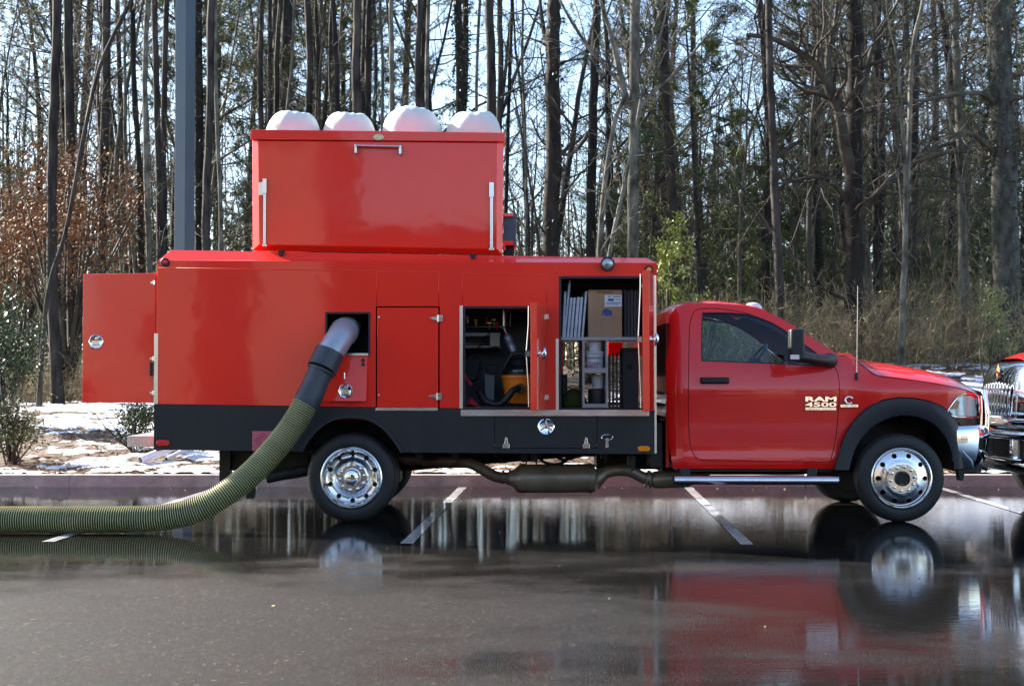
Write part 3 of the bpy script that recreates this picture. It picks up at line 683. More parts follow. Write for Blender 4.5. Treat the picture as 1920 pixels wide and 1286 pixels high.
for (nm, X, Y, lb, o) in DEEP:
    px = 960 + X / (Y - CAM.y) * FPX
    for (a, na), (b, nb_) in zip(MARKS, MARKS[1:]):
        if a <= px < b: bins.setdefault((nm, na, nb_), []).append((px, o))
for (nm, na, nb_), lst in bins.items():
    lst.sort(key=lambda q_: q_[0])
    for i, (px, o) in enumerate(lst):
        o['label'] = 'deep %s between %s and %s' % (KIND[nm], na, nb_) + ('' if len(lst) == 1 else ', %s from left' % ORD[min(i, 15)])
        o['group'] = '%ss deep in the woods' % KIND[nm]
# far-off wood that reads as one mass
q = MB(); R = random.Random(5)
for i in range(1100):
    D = R.uniform(62, 125); X = D * R.uniform(-.44, .44); Y = D + CAM.y; z = hgt(X, Y) - .2; H = R.uniform(6, 17); r = R.uniform(.03, .13)
    p = Vector((X, Y, z)); lean = Vector((R.gauss(0, .03), R.gauss(0, .03), 1)).normalized()
    q.tube([p, p + lean * H * .5, p + (lean + Vector((R.gauss(0, .03), 0, 0))) * H], [r, r * .75, r * .25], 4, caps=False)
    for b in range(9):
        f = R.uniform(.1, 1); s = p + lean * H * f; d = perp_turn(lean, R.uniform(.5, 1.3), R); l = R.uniform(.8, 3.0)
        q.tube([s, s + d * l * .6, s + d * l + Vector((0, 0, .25 * l))], [r * .35, .02, .012], 3, caps=False)
        for c in range(2):
            s2 = s + d * l * R.uniform(.3, .9); d2 = perp_turn(d, .8, R); q.tube([s2, s2 + d2 * l * .5], [.018, .01], 3, caps=False)
tag(q.build('distant_woods', M_TWIG, smooth=180, recalc=False, origin=(0, 80, 0)), 'far mass of thin leafless trunks behind everything else', 'woods', kind='stuff')
q = MB()
for i in range(34000):
    D = R.uniform(40, 115); X = D * R.uniform(-.44, .44); Y = D + CAM.y; u = R.random()
    cl = nz(X * .25, Y * .25, 3); z = hgt(X, Y) + (R.random() ** 1.7) * (2.2 + 3.5 * max(0, cl) + .04 * (D - 40))
    leaf(q, Vector((X, Y, z)), rvec(R).normalized(), R.uniform(.15, .38) * D / 70, R.uniform(.03, .08) * D / 70, R, 0 if nz(X * .2, Y * .2, 7) > .02 else 1)
tag(q.build('understory_foliage', [M_OLIVE, M_BRUSH], smooth=0, recalc=False, origin=(0, 60, 0)), 'low olive and tan foliage filling the far woods floor', 'undergrowth', kind='stuff')

# dry brambles along the wood edge
def brambles(n, X0, X1, Y0, Y1, h0, h1, seed, label):
    q = MB(); R = random.Random(seed)
    for i in range(n):
        X = R.uniform(X0, X1); Y = R.uniform(Y0, Y1); cl = .6 + .8 * max(0, nz(X * .6, Y * .6, 2) + .35)
        p = Vector((X, Y, hgt(X, Y) - .03)); H = R.uniform(h0, h1) * cl; d = Vector((R.gauss(0, .35), R.gauss(0, .35), 1)).normalized(); k = 6; path = [p]; s = R.uniform(.02, .38); hd = Vector((R.gauss(0, 1), R.gauss(0, 1), 0)).normalized()
        for j in range(k):
            d = (d + hd * s * .6 + Vector((0, 0, -s * .55)) + rvec(R) * .1).normalized(); path.append(path[-1] + d * H / k)
        r = R.uniform(.003, .008); q.tube(path, [r * (1 - .7 * j / k) for j in range(k + 1)], 3, caps=False)
        for b in range(4):
            j = R.randrange(2, k); d2 = (d + rvec(R) * .8).normalized(); l = R.uniform(.15, .5); e = path[j] + d2 * l
            q.tube([path[j], path[j] + d2 * l * .5 + Vector((0, 0, .03)), e], [r * .6, r * .45, .0015], 3, caps=False)
            if R.random() < .35: leaf(q, e, (d2 + Vector((0, 0, -.5))).normalized(), .06, .016, R, R.choice((0, 1)))
    tag(q.build('brambles', [M_BRUSH, M_OLIVE], smooth=180, recalc=False, origin=((X0 + X1) / 2, Y0, hgt((X0 + X1) / 2, Y0))), label, 'undergrowth', kind='stuff')
brambles(5600, 2.2, 12.5, 11.6, 18.5, .8, 2.1, 1, 'tangle of dry tan brambles along wood edge behind the hood')
brambles(1600, -11.5, -5.4, 13.0, 18, .5, 1.5, 2, 'dry brown stems along wood edge left of the truck')

# leafy shrubs and the rust leaved tree
def leafy(name, D, cx, cy, rx, ry, n, l, w, m, label, cat, seed, stems=9, flat=1.0, stem_m=None, up=.3, clump=26):
    R = random.Random(seed); Y = D + CAM.y; c = P(cx, cy, Y); ax = rx / FPX * D; az = ry / FPX * D; X = c.x
    root = Vector((X, Y, hgt(X, Y))); t = thing(name, root, label, cat)
    st = MB(); cr = MB(); cl = []
    for i in range(clump * 3):
        v = rvec(R).normalized() * (R.random() ** .45); cl.append(c + Vector((v.x * ax, v.y * ax * flat, v.z * az)))
    for i in range(stems):
        e = R.choice(cl); path = [root + Vector((R.gauss(0, .06), R.gauss(0, .06), -.05)), root.lerp(e, .5) + rvec(R) * .1 + Vector((0, 0, .15)), e]
        path = spline(path, 4); st.tube(path, [max(.004, .022 * (1 - .8 * j / len(path)) * (az + .4)) for j in range(len(path))], 4, caps=False)
        grow(st, path[len(path) // 2], (e - root).normalized(), ax * .8, .01, 0, R, (4, 3), .25, .05)
    for i in range(n):
        b = R.choice(cl); p = b + rvec(R) * min(ax, az) * .16
        if p.z < hgt(p.x, p.y) + .02: continue
        leaf(cr, p, (rvec(R) + Vector((0, 0, up))).normalized(), l * R.uniform(.6, 1.2), w * R.uniform(.7, 1.2), R)
    st.build('stems', stem_m or M_TWIG, t, smooth=180, recalc=False); cr.build('crown', m, t, smooth=0, recalc=False); return t
leafy('rust_leaved_tree', 27, 120, 400, 150, 150, 4600, .10, .028, M_RUST, 'tree still holding rusty brown leaves at left picture edge', 'tree', 81, stems=26, clump=44)
leafy('rust_leaved_tree', 28, 20, 470, 70, 130, 2200, .10, .03, M_RUST, 'lower darker mass of rusty leaves above the evergreen shrub', 'tree', 82, stems=14, clump=26)
leafy('evergreen_shrub', 22, 14, 640, 62, 105, 3400, .075, .02, M_HOLLY, 'tall glossy evergreen shrub at left picture edge', 'shrub', 83, stems=14)
leafy('low_shrub', 18.2, 22, 800, 62, 52, 2600, .045, .013, M_OLIVE, 'low dull shrub on snow in front of the evergreen shrub', 'shrub', 84, stems=16)
leafy('low_shrub', 19.5, 258, 792, 42, 40, 2200, .045, .014, M_HOLLY, 'small green shrub on snow under the open rear door', 'shrub', 85, stems=12)
leafy('vine_foliage_shrub', 24, 1262, 500, 34, 110, 1700, .09, .016, M_LIME, 'yellow green leafy shoots between body and cab roof', 'shrub', 86, stems=14)
leafy('vine_foliage_shrub', 24.6, 1300, 600, 80, 50, 1900, .09, .016, M_LIME, 'yellow green low foliage seen through the cab glass', 'shrub', 87, stems=12)
leafy('young_cedar', 21.5, 1866, 610, 34, 80, 1800, .06, .008, M_OLIVE, 'small olive cedar on the bank above the chrome grille', 'shrub', 88, stems=10, up=.6)

# lamp pole
t = thing('lamp_pole', (P(344, 700, 9).x, 9.0, hgt(P(344, 700, 9).x, 9.0)), 'square dark bronze lamp pole rising behind the truck body', 'lamp pole')
M_POLE = mat('sky_tinted_bronze', (.040, .058, .082), .30, var=.08, vscale=3, bump=.05, bscale=80)  # blue of the reflected sky is put into the bronze base colour
b = t.location
q = MB(); q.box((b.x, b.y, b.z + 4.6), (.225, .225, 9.0), rz=math.radians(-29)); q.build('shaft', M_POLE, t, smooth=0, bevel=.006)
q = MB(); q.lathe([(.28, -.3), (.28, .12), (.26, .14), (0, .14)], (b.x, b.y, b.z), 'z', 24); q.build('footing', M_KERB, t)
q = MB(); q.box((b.x - .5, b.y - .1, b.z + 9.2), (.8, .35, .16)); q.box((b.x - .1, b.y, b.z + 9.15), (.5, .08, .08)); q.build('lamp_head', M_POLE, t, smooth=0)
# ------------------------------------------------------------------ the red service truck: box body
M_RED = mat('red_paint', (.88, .024, .010), .40, coat=.72, coat_rough=.055, spec=.2, var=.04, vscale=1.5, bump=.085, bscale=1.35, bdist=.045, dirt=.05)
M_CABRED = mat('cab_red_paint', (.72, .010, .009), .38, coat=.85, coat_rough=.02, spec=.25, dirt=.05, var=.03, vscale=1.5, bump=.02, bscale=1.2, bdist=.02)
M_SKIRT = mat('black_coating', (.0065, .0085, .0125), .45, dirt=.05, dscale=4, var=.15, vscale=18, bump=.12, bscale=300, bdist=.001)
M_BLACK = mat('black_plastic', (.008, .009, .0105), .5, var=.15, vscale=10, bump=.1, bscale=200, bdist=.001)
M_FLARE = mat('flare_plastic', (.012, .015, .020), .48, var=.1, vscale=8, bump=.08, bscale=240, bdist=.001)
M_RUBBER = mat('tyre_rubber', (.012, .013, .0145), .62, var=.2, vscale=12, bump=.15, bscale=120, bdist=.002)
M_ALU = mat('brushed_aluminium', (.72, .72, .72), .24, metal=1.0, var=.06, vscale=5, rvar=.06, stretch=(1, 1, 8))
M_POL = mat('polished_aluminium', (.66, .66, .67), .17, metal=1.0, var=.05, vscale=14, rvar=.05)
M_CHROME = mat('chrome', (.86, .87, .88), .045, metal=1.0, var=.03, vscale=4)
M_STEEL = mat('stainless_steel', (.62, .61, .60), .22, metal=1.0, var=.1, vscale=20, rvar=.08)
M_DARKMET = mat('chassis_metal', (.022, .021, .021), .6, metal=.3, var=.3, vscale=9, bump=.2, bscale=40)
M_RUSTY = mat('rusty_pipe', (.085, .050, .032), .5, metal=.2, vscale=6, col2=(.16, .115, .085), rvar=.12)
M_MUFF = mat('muffler_steel', (.13, .10, .07), .36, metal=.35, vscale=3, col2=(.24, .195, .14), rvar=.12)
M_INNER = mat('compartment_lining', (.085, .085, .09), .6, var=.15, vscale=5, bump=.1, bscale=60)
M_GREY = mat('grey_sheet', (.36, .34, .31), .55, var=.1, vscale=4)
M_SHELF = mat('shelf_grey', (.42, .42, .43), .5, var=.08, vscale=5)
M_AMBER = mat('amber_lens', (.85, .22, .01), .15, coat=.6, var=.08, vscale=60)
M_REDLENS = mat('red_lens', (.62, .02, .02), .15, coat=.6, var=.08, vscale=60)
M_CREAM = mat('cream_badge', (.62, .50, .30), .35, metal=.4, var=.1, vscale=30)
M_WHITEFAB = mat('bag_fabric', (.55, .585, .57), .7, var=.03, vscale=9, bump=.5, bscale=7, bdist=.03)
M_GLASSC = glass_mat('clear_glass', (.93, .95, .95))
M_TINT = glass_mat('tinted_glass', (.68, .87, 1.0))
M_DGLASS = glass_mat('dark_rear_glass', (.10, .12, .13))
M_PLACARD = mat('faded_placard', (.50, .10, .13), .5, var=.08, vscale=8)
M_INK = mat('dark_print', (.30, .03, .05), .5, var=.1)

TR = thing('service_truck', (P(960, 980, 1.1).x, 1.18, 0), 'long red service truck with open side compartments and raised roof hatch', 'truck')
TW = 2.34                                        # width of the body
def to_y(y0):
    return lambda u, v, off: P(u, v, y0) + Vector((0, off, 0))

# red upper side, with its openings
HATCH = rect(610, 585, 694, 668); D0 = rect(704.5, 574.5, 824.5, 769); O1 = rect(868, 574, 1019, 766); O2 = rect(1048, 518, 1222, 768)
FLAPHOLE = rect(604, 668.5, 692, 752)
side = [(296, 489), (1232, 493.5), (1229, 770), (289, 757)]
q = MB(); sheet(q, side, [rect(610, 585, 694, 667), D0, O1, O2], to_y(0), 22, .03)
q.build('side_panel', M_RED, TR, smooth=30, bevel=.002)
# far side with openings to see through
q = MB(); yF = TW - .03
far_holes = [[(a.x, a.z) for a in (P(1056, 641, yF), P(1188, 641, yF), P(1188, 762, yF), P(1056, 762, yF))], [(a.x, a.z) for a in (P(938, 584, yF), P(996, 584, yF), P(996, 612, yF), P(938, 612, yF))]]
xr0, xr1 = P(292, 600, 0).x, P(1230, 600, 0).x
zt, zb = Zp(490, 0), Zp(846, 0)
sheet(q, rect(xr0, zb, xr1, zt), far_holes, lambda u, v, off: Vector((u, yF + off, v)), 1.0, .03); q.build('far_side_panel', M_RED, TR, smooth=30)
for (x0_, x1_) in ((-3.1, -1.75), (-1.6, -.55), (-.4, .35)):  # dark panels added on the unseen far side to cut red bounce
    q = MB(); q.bb(x0_, x1_, TW + .001, TW + .012, 1.1, 2.25); q.build('far_bounce_panel', M_INNER, TR, smooth=0)
# rear and front ends, floor, partitions
q = MB(); q.bb(xr0 + .002, xr0 + .03, .032, yF - .002, zb, zt - .02); q.build('rear_wall', M_RED, TR, smooth=0)
q = MB(); q.bb(xr1 - .03, xr1 - .002, .032, yF - .002, zb, zt - .02); q.build('front_wall', M_RED, TR, smooth=0)
zf = Zp(768, 0)
q = MB(); q.bb(xr0 + .03, xr1 - .03, .032, yF - .002, zf - .05, zf - .012); q.build('floor_plate', M_INNER, TR, smooth=0)
q = MB(); q.bb(xr0 + .03, xr1 - .03, .032, yF - .002, zt - .06, zt - .03); q.build('ceiling_liner', M_INNER, TR, smooth=0)
for pxw in (602, 699, 862, 1031):
    x = P(pxw, 700, 0).x; q = MB(); q.bb(x - .012, x + .012, .034, 1.25 if pxw < 900 else yF - .1, zf - .012, zt - .06); q.build('partition', M_INNER, TR, smooth=0)
xa, xb = P(870, 700, .95).x, P(1028, 700, .95).x
q = MB(); z1 = Zp(606, .95); q.bb(xa - .1, xb, .95, .97, zf - .01, z1); q.bb(xa - .1, P(938, 600, .95).x, .95, .97, z1, zt - .06); q.build('bulkhead', M_INNER, TR, smooth=0)
q = MB(); x2 = P(612, 600, .7).x; q.bb(x2 - .1, P(697, 600, .7).x, .7, .72, zf, zt - .06); q.build('bulkhead', M_BLACK, TR, smooth=0)
# roof cap with sloped edges
a = P(296, 489, 0); b = P(1232, 493.5, 0); yi = .13
ti = P(320, 469, yi); tj = P(1213, 484, yi); zi = ti.z; zj = tj.z
q = MB()
lo = [Vector((a.x, .0, a.z)), Vector((b.x, .0, b.z)), Vector((b.x, TW, b.z)), Vector((a.x, TW, a.z))]
hi = [Vector((ti.x, yi, zi)), Vector((tj.x, yi, zj)), Vector((tj.x, TW - yi, zj)), Vector((ti.x, TW - yi, zi))]
q.add(lo + hi, [(0, 1, 5, 4), (1, 2, 6, 5), (2, 3, 7, 6), (3, 0, 4, 7), (4, 5, 6, 7), (3, 2, 1, 0)]); q.build('roof_cap', M_RED, TR, smooth=0, bevel=.006)
# drip groove and embossed seams
def seam(x0, y0, x1, y1, r=.0035, m=None, nm='seam'):
    q = MB(); q.tube([P(x0, y0, -.0005), P(x1, y1, -.0005)], r, 6); return q.build(nm, m or M_RED, TR, smooth=180)
for s_ in ((297, 502, 700, 508), (708, 509, 820, 510.5), (868, 513, 1022, 516), (706, 503, 706, 572), (822.5, 511, 822.5, 572), (867, 514, 867, 571), (1024, 517, 1024, 568), (1042, 514, 1226, 517), (1043, 498, 1043, 514), (606, 583, 698, 583)): seam(*s_)
# black skirt with the wheel arch
arch_o = [(562, 846), (575, 823), (593, 802), (618, 785), (645, 778), (668, 778), (694, 783), (722, 800), (742, 823), (757, 848)]
arch_o = [tuple(v) for v in spline([Vector(p + (0,)) for p in arch_o], 3)]
arch_o = [(v[0], v[1]) for v in arch_o]
sk = [(289, 757.6), (1229, 770.6), (1229, 851), (758, 848)] + arch_o[::-1] + [(561, 846), (288, 843)]
q = MB(); sheet(q, sk, [rect(927, 780, 1120, 841)], to_y(.003), 30, .03); q.build('skirt', M_SKIRT, TR, smooth=30)
q = MB(); sheet(q, rect(928, 781, 1119, 840), [], to_y(.003), 40, .025); dr = q.build('drawer', M_SKIRT, TR, smooth=0, bevel=.002)
# far skirt, rear skirt
q = MB(); q.bb(xr0, xr1, TW + .001, TW + .012, zb, 1.09); q.build('far_skirt', M_SKIRT, TR, smooth=0)
# wheel arch lip and well
def arc_strip(pts, dpx, y0, y1):
    """band of given pixel width along an arc, from y0 to y1"""
    q = MB(); c = Vector((sum(p[0] for p in pts) / len(pts), max(p[1] for p in pts)))
    outer = []; inner = []
    for p in pts:
        d = (Vector(p) - c).normalized(); outer.append(P(*p, 0)); inner.append(P(*(Vector(p) - d * dpx), 0))
    n = len(pts); vs_ = []
    for A in (outer, inner):
        for yy in (y0, y1): vs_ += [Vector((v.x, yy, v.z)) for v in A]
    f = []
    for i in range(n - 1):
        f += [(i, i + 1, 2 * n + i + 1, 2 * n + i), (n + i, n + i + 1, i + 1, i), (2 * n + i, 2 * n + i + 1, 3 * n + i + 1, 3 * n + i), (n + i + 1, n + i, 3 * n + i, 3 * n + i + 1)]
    f += [(0, 2 * n, 3 * n, n), (n - 1, 2 * n - 1, 4 * n - 1, 3 * n - 1)]
    return q.add(vs_, f)
arc_strip(arch_o, 6, -.022, .06).build('arch_trim', M_FLARE, TR, smooth=40)
arc_strip([(p[0], p[1] - .5) for p in arch_o], 3, .034, .75).build('wheel_well', M_BLACK, TR, smooth=40)

# compartment frames, trims, sills
M_TRIM = mat('bare_trim', (.74, .73, .70), .28, metal=1.0, var=.05, vscale=3)
def pb(nm, x0, y0, x1, y1, Y0, Y1, m, par=None, bevel=.0015, sm=0):
    q = MB(); q.pbox(x0, y0, x1, y1, Y0, Y1); return q.build(nm, m, par or TR, smooth=sm, bevel=bevel)
pb('trim_strip', 862, 573, 867.3, 766, -.006, .02, M_TRIM); pb('trim_strip', 1042, 635, 1047.5, 768, -.006, .02, M_TRIM)
pb('trim_strip', 1226.5, 516, 1231, 850, -.008, .02, M_TRIM); pb('trim_strip', 289, 625, 295.5, 757, -.006, .02, M_TRIM)
pb('sill', 864, 768.2, 1217, 780, -.012, .06, M_ALU); pb('sill', 704, 764.5, 820, 769.8, -.012, .05, M_ALU)
for (x0, y0, x1, y1) in ((868, 574, 1003, 766), (1048, 518, 1205, 768)):
    q = MB(); a_, b_ = P(x0, y0, .004), P(x1, y1, .004)
    for r in ((a_.x, a_.x + .022, b_.z, a_.z), (a_.x + .022, b_.x, a_.z - .022, a_.z), (a_.x + .022, b_.x, b_.z, b_.z + .018)): q.bb(r[0], r[1], .004, .03, r[2], r[3])
    q.build('door_seal', M_BLACK, TR, smooth=0)

# hinges, latches
def hinge(px, py, Y, parent, lw=14, rw=10):
    q = MB(); c = P(px, py, Y); s = 1 / 200
    q.box((c.x - lw * .5 * s, Y, c.z), (lw * s, .012, .034)); q.box((c.x + rw * .5 * s, Y, c.z), (rw * s, .012, .05)); q.tube([c + Vector((0, -.008, -.04)), c + Vector((0, -.008, .04))], .009, 8)
    return q.build('hinge', M_STEEL, parent, smooth=40, bevel=.003)
def strap_hinge(px, py, Y, parent):
    q = MB(); c = P(px, py, Y)
    q.prism([(c.x - .085, c.z - .008), (c.x - .02, c.z - .02), (c.x - .02, c.z + .02), (c.x - .085, c.z + .008), (c.x - .093, c.z)], Y - .012, Y)
    q.box((c.x + .012, Y - .006, c.z), (.036, .014, .062)); q.tube([c + Vector((-.012, -.012, -.034)), c + Vector((-.012, -.012, .034))], .01, 10)
    for k in (-1, 1): q.lathe([(.005, -.018), (.005, -.01)], (c.x + .016, Y, c.z + k * .018), 'y', 8)
    return q.build('hinge', M_STEEL, parent, smooth=40, bevel=.002)
def paddle(px, py, Y, r, parent, tri=False):
    q = MB(); c = P(px, py, Y)
    prof = [(r * 1.0, 0), (r * 1.0, -.006), (r * .9, -.012), (r * .82, -.010), (r * .70, .004 - .008)]
    q.lathe(prof, (c.x, Y, c.z), 'y', 8 if not tri else 28)
    o = q.build('latch', M_CHROME, parent, smooth=50)
    h = MB()
    if tri:
        for k in range(3):
            a_ = math.radians(90 + 120 * k); h.box((c.x + math.cos(a_) * r * .36, Y - .012, c.z + math.sin(a_) * r * .36), (r * .72, .012, r * .2), ry=-a_)
        h.lathe([(r * .2, -.022), (r * .2, -.006)], (c.x, Y, c.z), 'y', 12)
    else:
        h.box((c.x, Y - .014, c.z - r * .18), (r * .95, .014, r * .62)); h.lathe([(r * .2, -.026), (r * .24, -.01)], (c.x + r * .1, Y, c.z + r * .42), 'y', 12)
    h.build('paddle', M_STEEL, o, smooth=40, bevel=.003)
    return o
# closed door
q = MB(); sheet(q, rect(707, 577, 821.5, 764), [], to_y(-.004), 40, .03); cd = q.build('compartment_door', M_RED, TR, smooth=0, bevel=.003)
strap_hinge(824, 597, -.005, cd); strap_hinge(822, 743, -.005, cd)
for yy in (595, 741):
    q = MB(); c = P(711, yy, -.004); q.lathe([(.012, -.004), (.010, -.008), (0, -.009)], (c.x, -.004, c.z), 'y', 12); q.build('bumper_stop', M_STEEL, cd)
# flap of the hose hatch, hanging open (tilted out at the bottom)
A0, A1 = P(604, 669, -.012), P(692, 752, -.012)
q = MB(); q.add([Vector((A0.x, -.010, A0.z)), Vector((A1.x - .02, -.010, A0.z)), Vector((A1.x - .02, -.075, A1.z)), Vector((A0.x, -.075, A1.z)),
                 Vector((A0.x, .012, A0.z + .004)), Vector((A1.x - .02, .012, A0.z + .004)), Vector((A1.x - .02, -.053, A1.z - .004)), Vector((A0.x, -.053, A1.z - .004))],
                [(0, 1, 2, 3), (4, 7, 6, 5), (0, 4, 5, 1), (1, 5, 6, 2), (2, 6, 7, 3), (3, 7, 4, 0)])
fl = q.build('hatch_flap', M_RED, TR, smooth=0, bevel=.003)
paddle(648, 733, -.066, .072, fl)
for yy in (675, 683):
    q = MB(); c = P(681, yy, -.022); q.lathe([(.016, -.01), (.014, .004)], (c.x, -.024, c.z), 'y', 14); q.build('rubber_plug', M_BLACK, fl)
q = MB(); c = P(646, 704, -.04); q.tube([c + Vector((0, 0, -.03)), c + Vector((0, -.004, .03))], .006, 6); q.build('pin', M_STEEL, fl)
q = MB(); a_, b_ = P(610, 585, -.004), P(694, 667, -.004)
for r in ((a_.x, a_.x + .018, b_.z, a_.z), (a_.x + .018, b_.x - .018, a_.z - .018, a_.z), (b_.x - .018, b_.x, b_.z, a_.z)): q.bb(r[0], r[1], -.006, .03, r[2], r[3])
q.build('hatch_frame', M_BLACK, TR, smooth=0)
pb('hatch_lip', 640, 662, 690, 667, -.01, .02, M_ALU)

# open compartment doors, swung out towards the camera
def open_door(hx, y0, y1, wid, ang, hy, rod=True):
    """hinge at photo x hx; ang = opening angle in degrees measured from closed"""
    h = P(hx, y0, 0); zt_ = h.z; zb_ = P(hx, y1, 0).z; th = math.radians(ang)
    d = Vector((-math.cos(th), -math.sin(th), 0)); nrm = Vector((math.sin(th), -math.cos(th), 0))     # outward normal of outer skin
    def at(u, z, o): return Vector((h.x, -.012, 0)) + d * u + nrm * o + Vector((0, 0, z))
    q = MB()
    def slab(u0, u1, z0, z1, o0, o1, qq):
        qq.add([at(u, z, o) for u in (u0, u1) for o in (o0, o1) for z in (z0, z1)], [(0, 1, 3, 2), (4, 6, 7, 5), (0, 4, 5, 1), (2, 3, 7, 6), (0, 2, 6, 4), (1, 5, 7, 3)])
    slab(.01, wid, zb_, zt_, -.030, .030, q); o = q.build('compartment_door', M_RED, TR, smooth=0, bevel=.004)
    q = MB(); slab(.06, wid - .06, zb_ + .06, zt_ - .06, -.036, -.0302, q); q.build('inner_lining', M_INNER, o, smooth=0)
    if rod:
        q = MB(); zm = P(hx, hy, 0).z; e = wid - .03
        q.tube([at(e, zb_ + .03, -.05), at(e, zb_ + .2, -.052), at(e, zm - .03, -.07)], .006, 8); q.tube([at(e, zm + .03, -.07), at(e, zt_ - .2, -.052), at(e, zt_ - .03, -.05)], .006, 8)
        q.box(at(e, zm, -.06), (.04, .03, .05)); q.build('latch_rod', M_CHROME, o, smooth=60)
    zm = P(hx, hy, 0).z; q = MB(); c = at(wid - .07, zm, .03)
    q.tube([c, c + nrm * .02], .03, 12); q.tube([c + nrm * .018, c + nrm * .05], .012, 10)
    c2 = c + nrm * .055
    q.tube([c2 + Vector((0, 0, .055)) , c2 + Vector((0, 0, .03)) + nrm * .004, c2, c2 - Vector((0, 0, .03)), c2 - Vector((0, 0, .055)) - nrm * .012], [.006, .018, .026, .018, .006], 12)
    q.build('door_handle', M_CHROME, o, smooth=70)
    q = MB(); q.tube([c2 - Vector((0, .02, 0)), c2 - Vector((0, .030, 0))], .011, 12); q.build('lock', M_BLACK, o, smooth=40)
    return o
d1 = open_door(1019, 574, 766, .62, 80.5, 665); d2 = open_door(1221.5, 518, 768, .72, 80, 640)
for (px, py) in ((1019, 594), (1019, 745)): hinge(px, py, -.03, d1)
for (px, py) in ((1217, 537), (1217, 747)): hinge(px, py, -.03, d2)
# rear door standing open to the left
th = math.radians(9); h = P(293, 512, .02); hb = P(293, 755, .02); wid = .735
d = Vector((-math.cos(th), math.sin(th), 0)); nrm = Vector((-math.sin(th), -math.cos(th), 0))
def rd(u, z, o): return Vector((h.x, .02, 0)) + d * u + nrm * o + Vector((0, 0, z))
q = MB(); q.add([rd(u, z, o) for u in (.004, wid) for o in (-.035, 0) for z in (hb.z, h.z)], [(0, 1, 3, 2), (4, 6, 7, 5), (0, 4, 5, 1), (2, 3, 7, 6), (0, 2, 6, 4), (1, 5, 7, 3)])
rdoor = q.build('rear_door', M_RED, TR, smooth=0, bevel=.005)
q = MB(); q.add([rd(u, z, o) for u in (.04, wid - .03) for o in (-.042, -.0353) for z in (hb.z + .03, h.z - .03)], [(0, 1, 3, 2), (4, 6, 7, 5), (0, 4, 5, 1), (2, 3, 7, 6), (0, 2, 6, 4), (1, 5, 7, 3)]); q.build('inner_lining', M_INNER, rdoor, smooth=0)  # dark sheet added on the door back to cut its red bounce
q = MB(); c = rd(wid - .14, P(174, 640, 0).z, 0)
q.lathe([(.075, 0), (.075, -.006), (.066, -.014), (.058, -.010)], (c.x, c.y - .001, c.z), 'y', 8); lt = q.build('latch', M_CHROME, rdoor, smooth=50)
q = MB(); q.box((c.x, c.y - .016, c.z - .012), (.07, .014, .045)); q.lathe([(.015, -.028), (.018, -.01)], (c.x + .01, c.y, c.z + .03), 'y', 12); q.build('paddle', M_STEEL, lt, smooth=40, bevel=.003)
for yy in (530, 672, 736):
    q = MB(); z = P(290, yy, 0).z; q.tube([Vector((h.x - .012, -.012, z - .02)), Vector((h.x - .012, -.012, z + .02))], .011, 10); q.box((h.x - .03, -.003, z), (.035, .01, .02)); q.build('hinge', M_STEEL, rdoor, smooth=40)
q = MB(); a_ = P(288, 682, -.01); q.box((a_.x - .02, -.012, a_.z - .05), (.03, .02, .13)); q.build('door_hold', M_BLACK, rdoor, smooth=0, bevel=.004)

# latches on the drawer, lamps, placard
paddle(1024, 800, 0.002, .078, dr, tri=True)
for px in (949, 1099):
    q = MB(); c = P(px, 836, 0); q.box((c.x, -.004, c.z), (.062, .016, .045)); q.prism([(c.x - .018, c.z + .02), (c.x + .018, c.z + .02), (c.x + .008, c.z + .082), (c.x - .008, c.z + .082)], -.012, .002); q.build('hinge', M_STEEL, dr, smooth=0, bevel=.003)
q = MB(); c = P(1138, 820, 0)
ring = [Vector((c.x + .052 * math.cos(t_) , -.012, c.z + .026 * math.sin(t_))) for t_ in np.linspace(0, 2 * math.pi, 21)]
q.tube(ring, .006, 6, caps=False); q.box((c.x, -.006, c.z - .03), (.026, .02, .05)); q.box((c.x, -.006, c.z - .075), (.03, .014, .04)); q.build('toggle_latch', M_STEEL, TR, smooth=40)
def marker(px, py, w, h_, m):
    q = MB(); c = P(px, py, 0); n = 18; pts = []
    for i in range(n):
        t_ = 2 * math.pi * i / n; ct, s_ = math.cos(t_), math.sin(t_)
        pts.append((c.x + (w / 2 - h_ / 2) / 200 * (1 if ct > 0 else -1) + ct * h_ / 400, c.z + s_ * h_ / 400))
    q.prism(pts, -.016, .002); o = q.build('marker_lamp', m, TR, smooth=40, bevel=.004)
marker(1207, 841, 23, 10, M_AMBER); marker(306, 830, 25, 11, M_REDLENS)
def round_lamp(px, py, r, m, big=False):
    q = MB(); c = P(px, py, -.001); R_ = r / 200
    q.lathe([(R_, .0), (R_, -.018), (R_ * .85, -.026), (R_ * .66, -.022), (R_ * .64, -.01), (0, -.01)], (c.x, 0, c.z), 'y', 24); o = q.build('round_lamp', M_BLACK, TR, smooth=40)
    q = MB(); q.lathe([(R_ * .64, -.010), (R_ * .6, -.02), (R_ * .3, -.026), (0, -.028)], (c.x, -.002, c.z), 'y', 20); q.build('lens', m, o, smooth=70)
round_lamp(310, 492, 8.5, M_REDLENS); round_lamp(1216.5, 506, 8.5, M_AMBER)
q = MB(); c = P(1139, 495, -.05); q.lathe([(.02, .05), (.052, .03), (.066, .0), (.066, -.03), (.058, -.034), (.056, -.02), (0, -.02)], (c.x, -.05, c.z), 'y', 28); wl = q.build('work_light', M_BLACK, TR, smooth=40)
q = MB(); q.lathe([(.056, -.021), (.04, -.028), (0, -.03)], (c.x, -.05, c.z), 'y', 24); q.build('lens', mat('lamp_glass', (.32, .33, .36), .12, metal=.7, var=.3, vscale=70), wl, smooth=70)
pl = pb('placard', 473, 808, 514, 845, -.006, .002, M_PLACARD, bevel=0)
q = MB(); c = P(493, 826, -.0075)
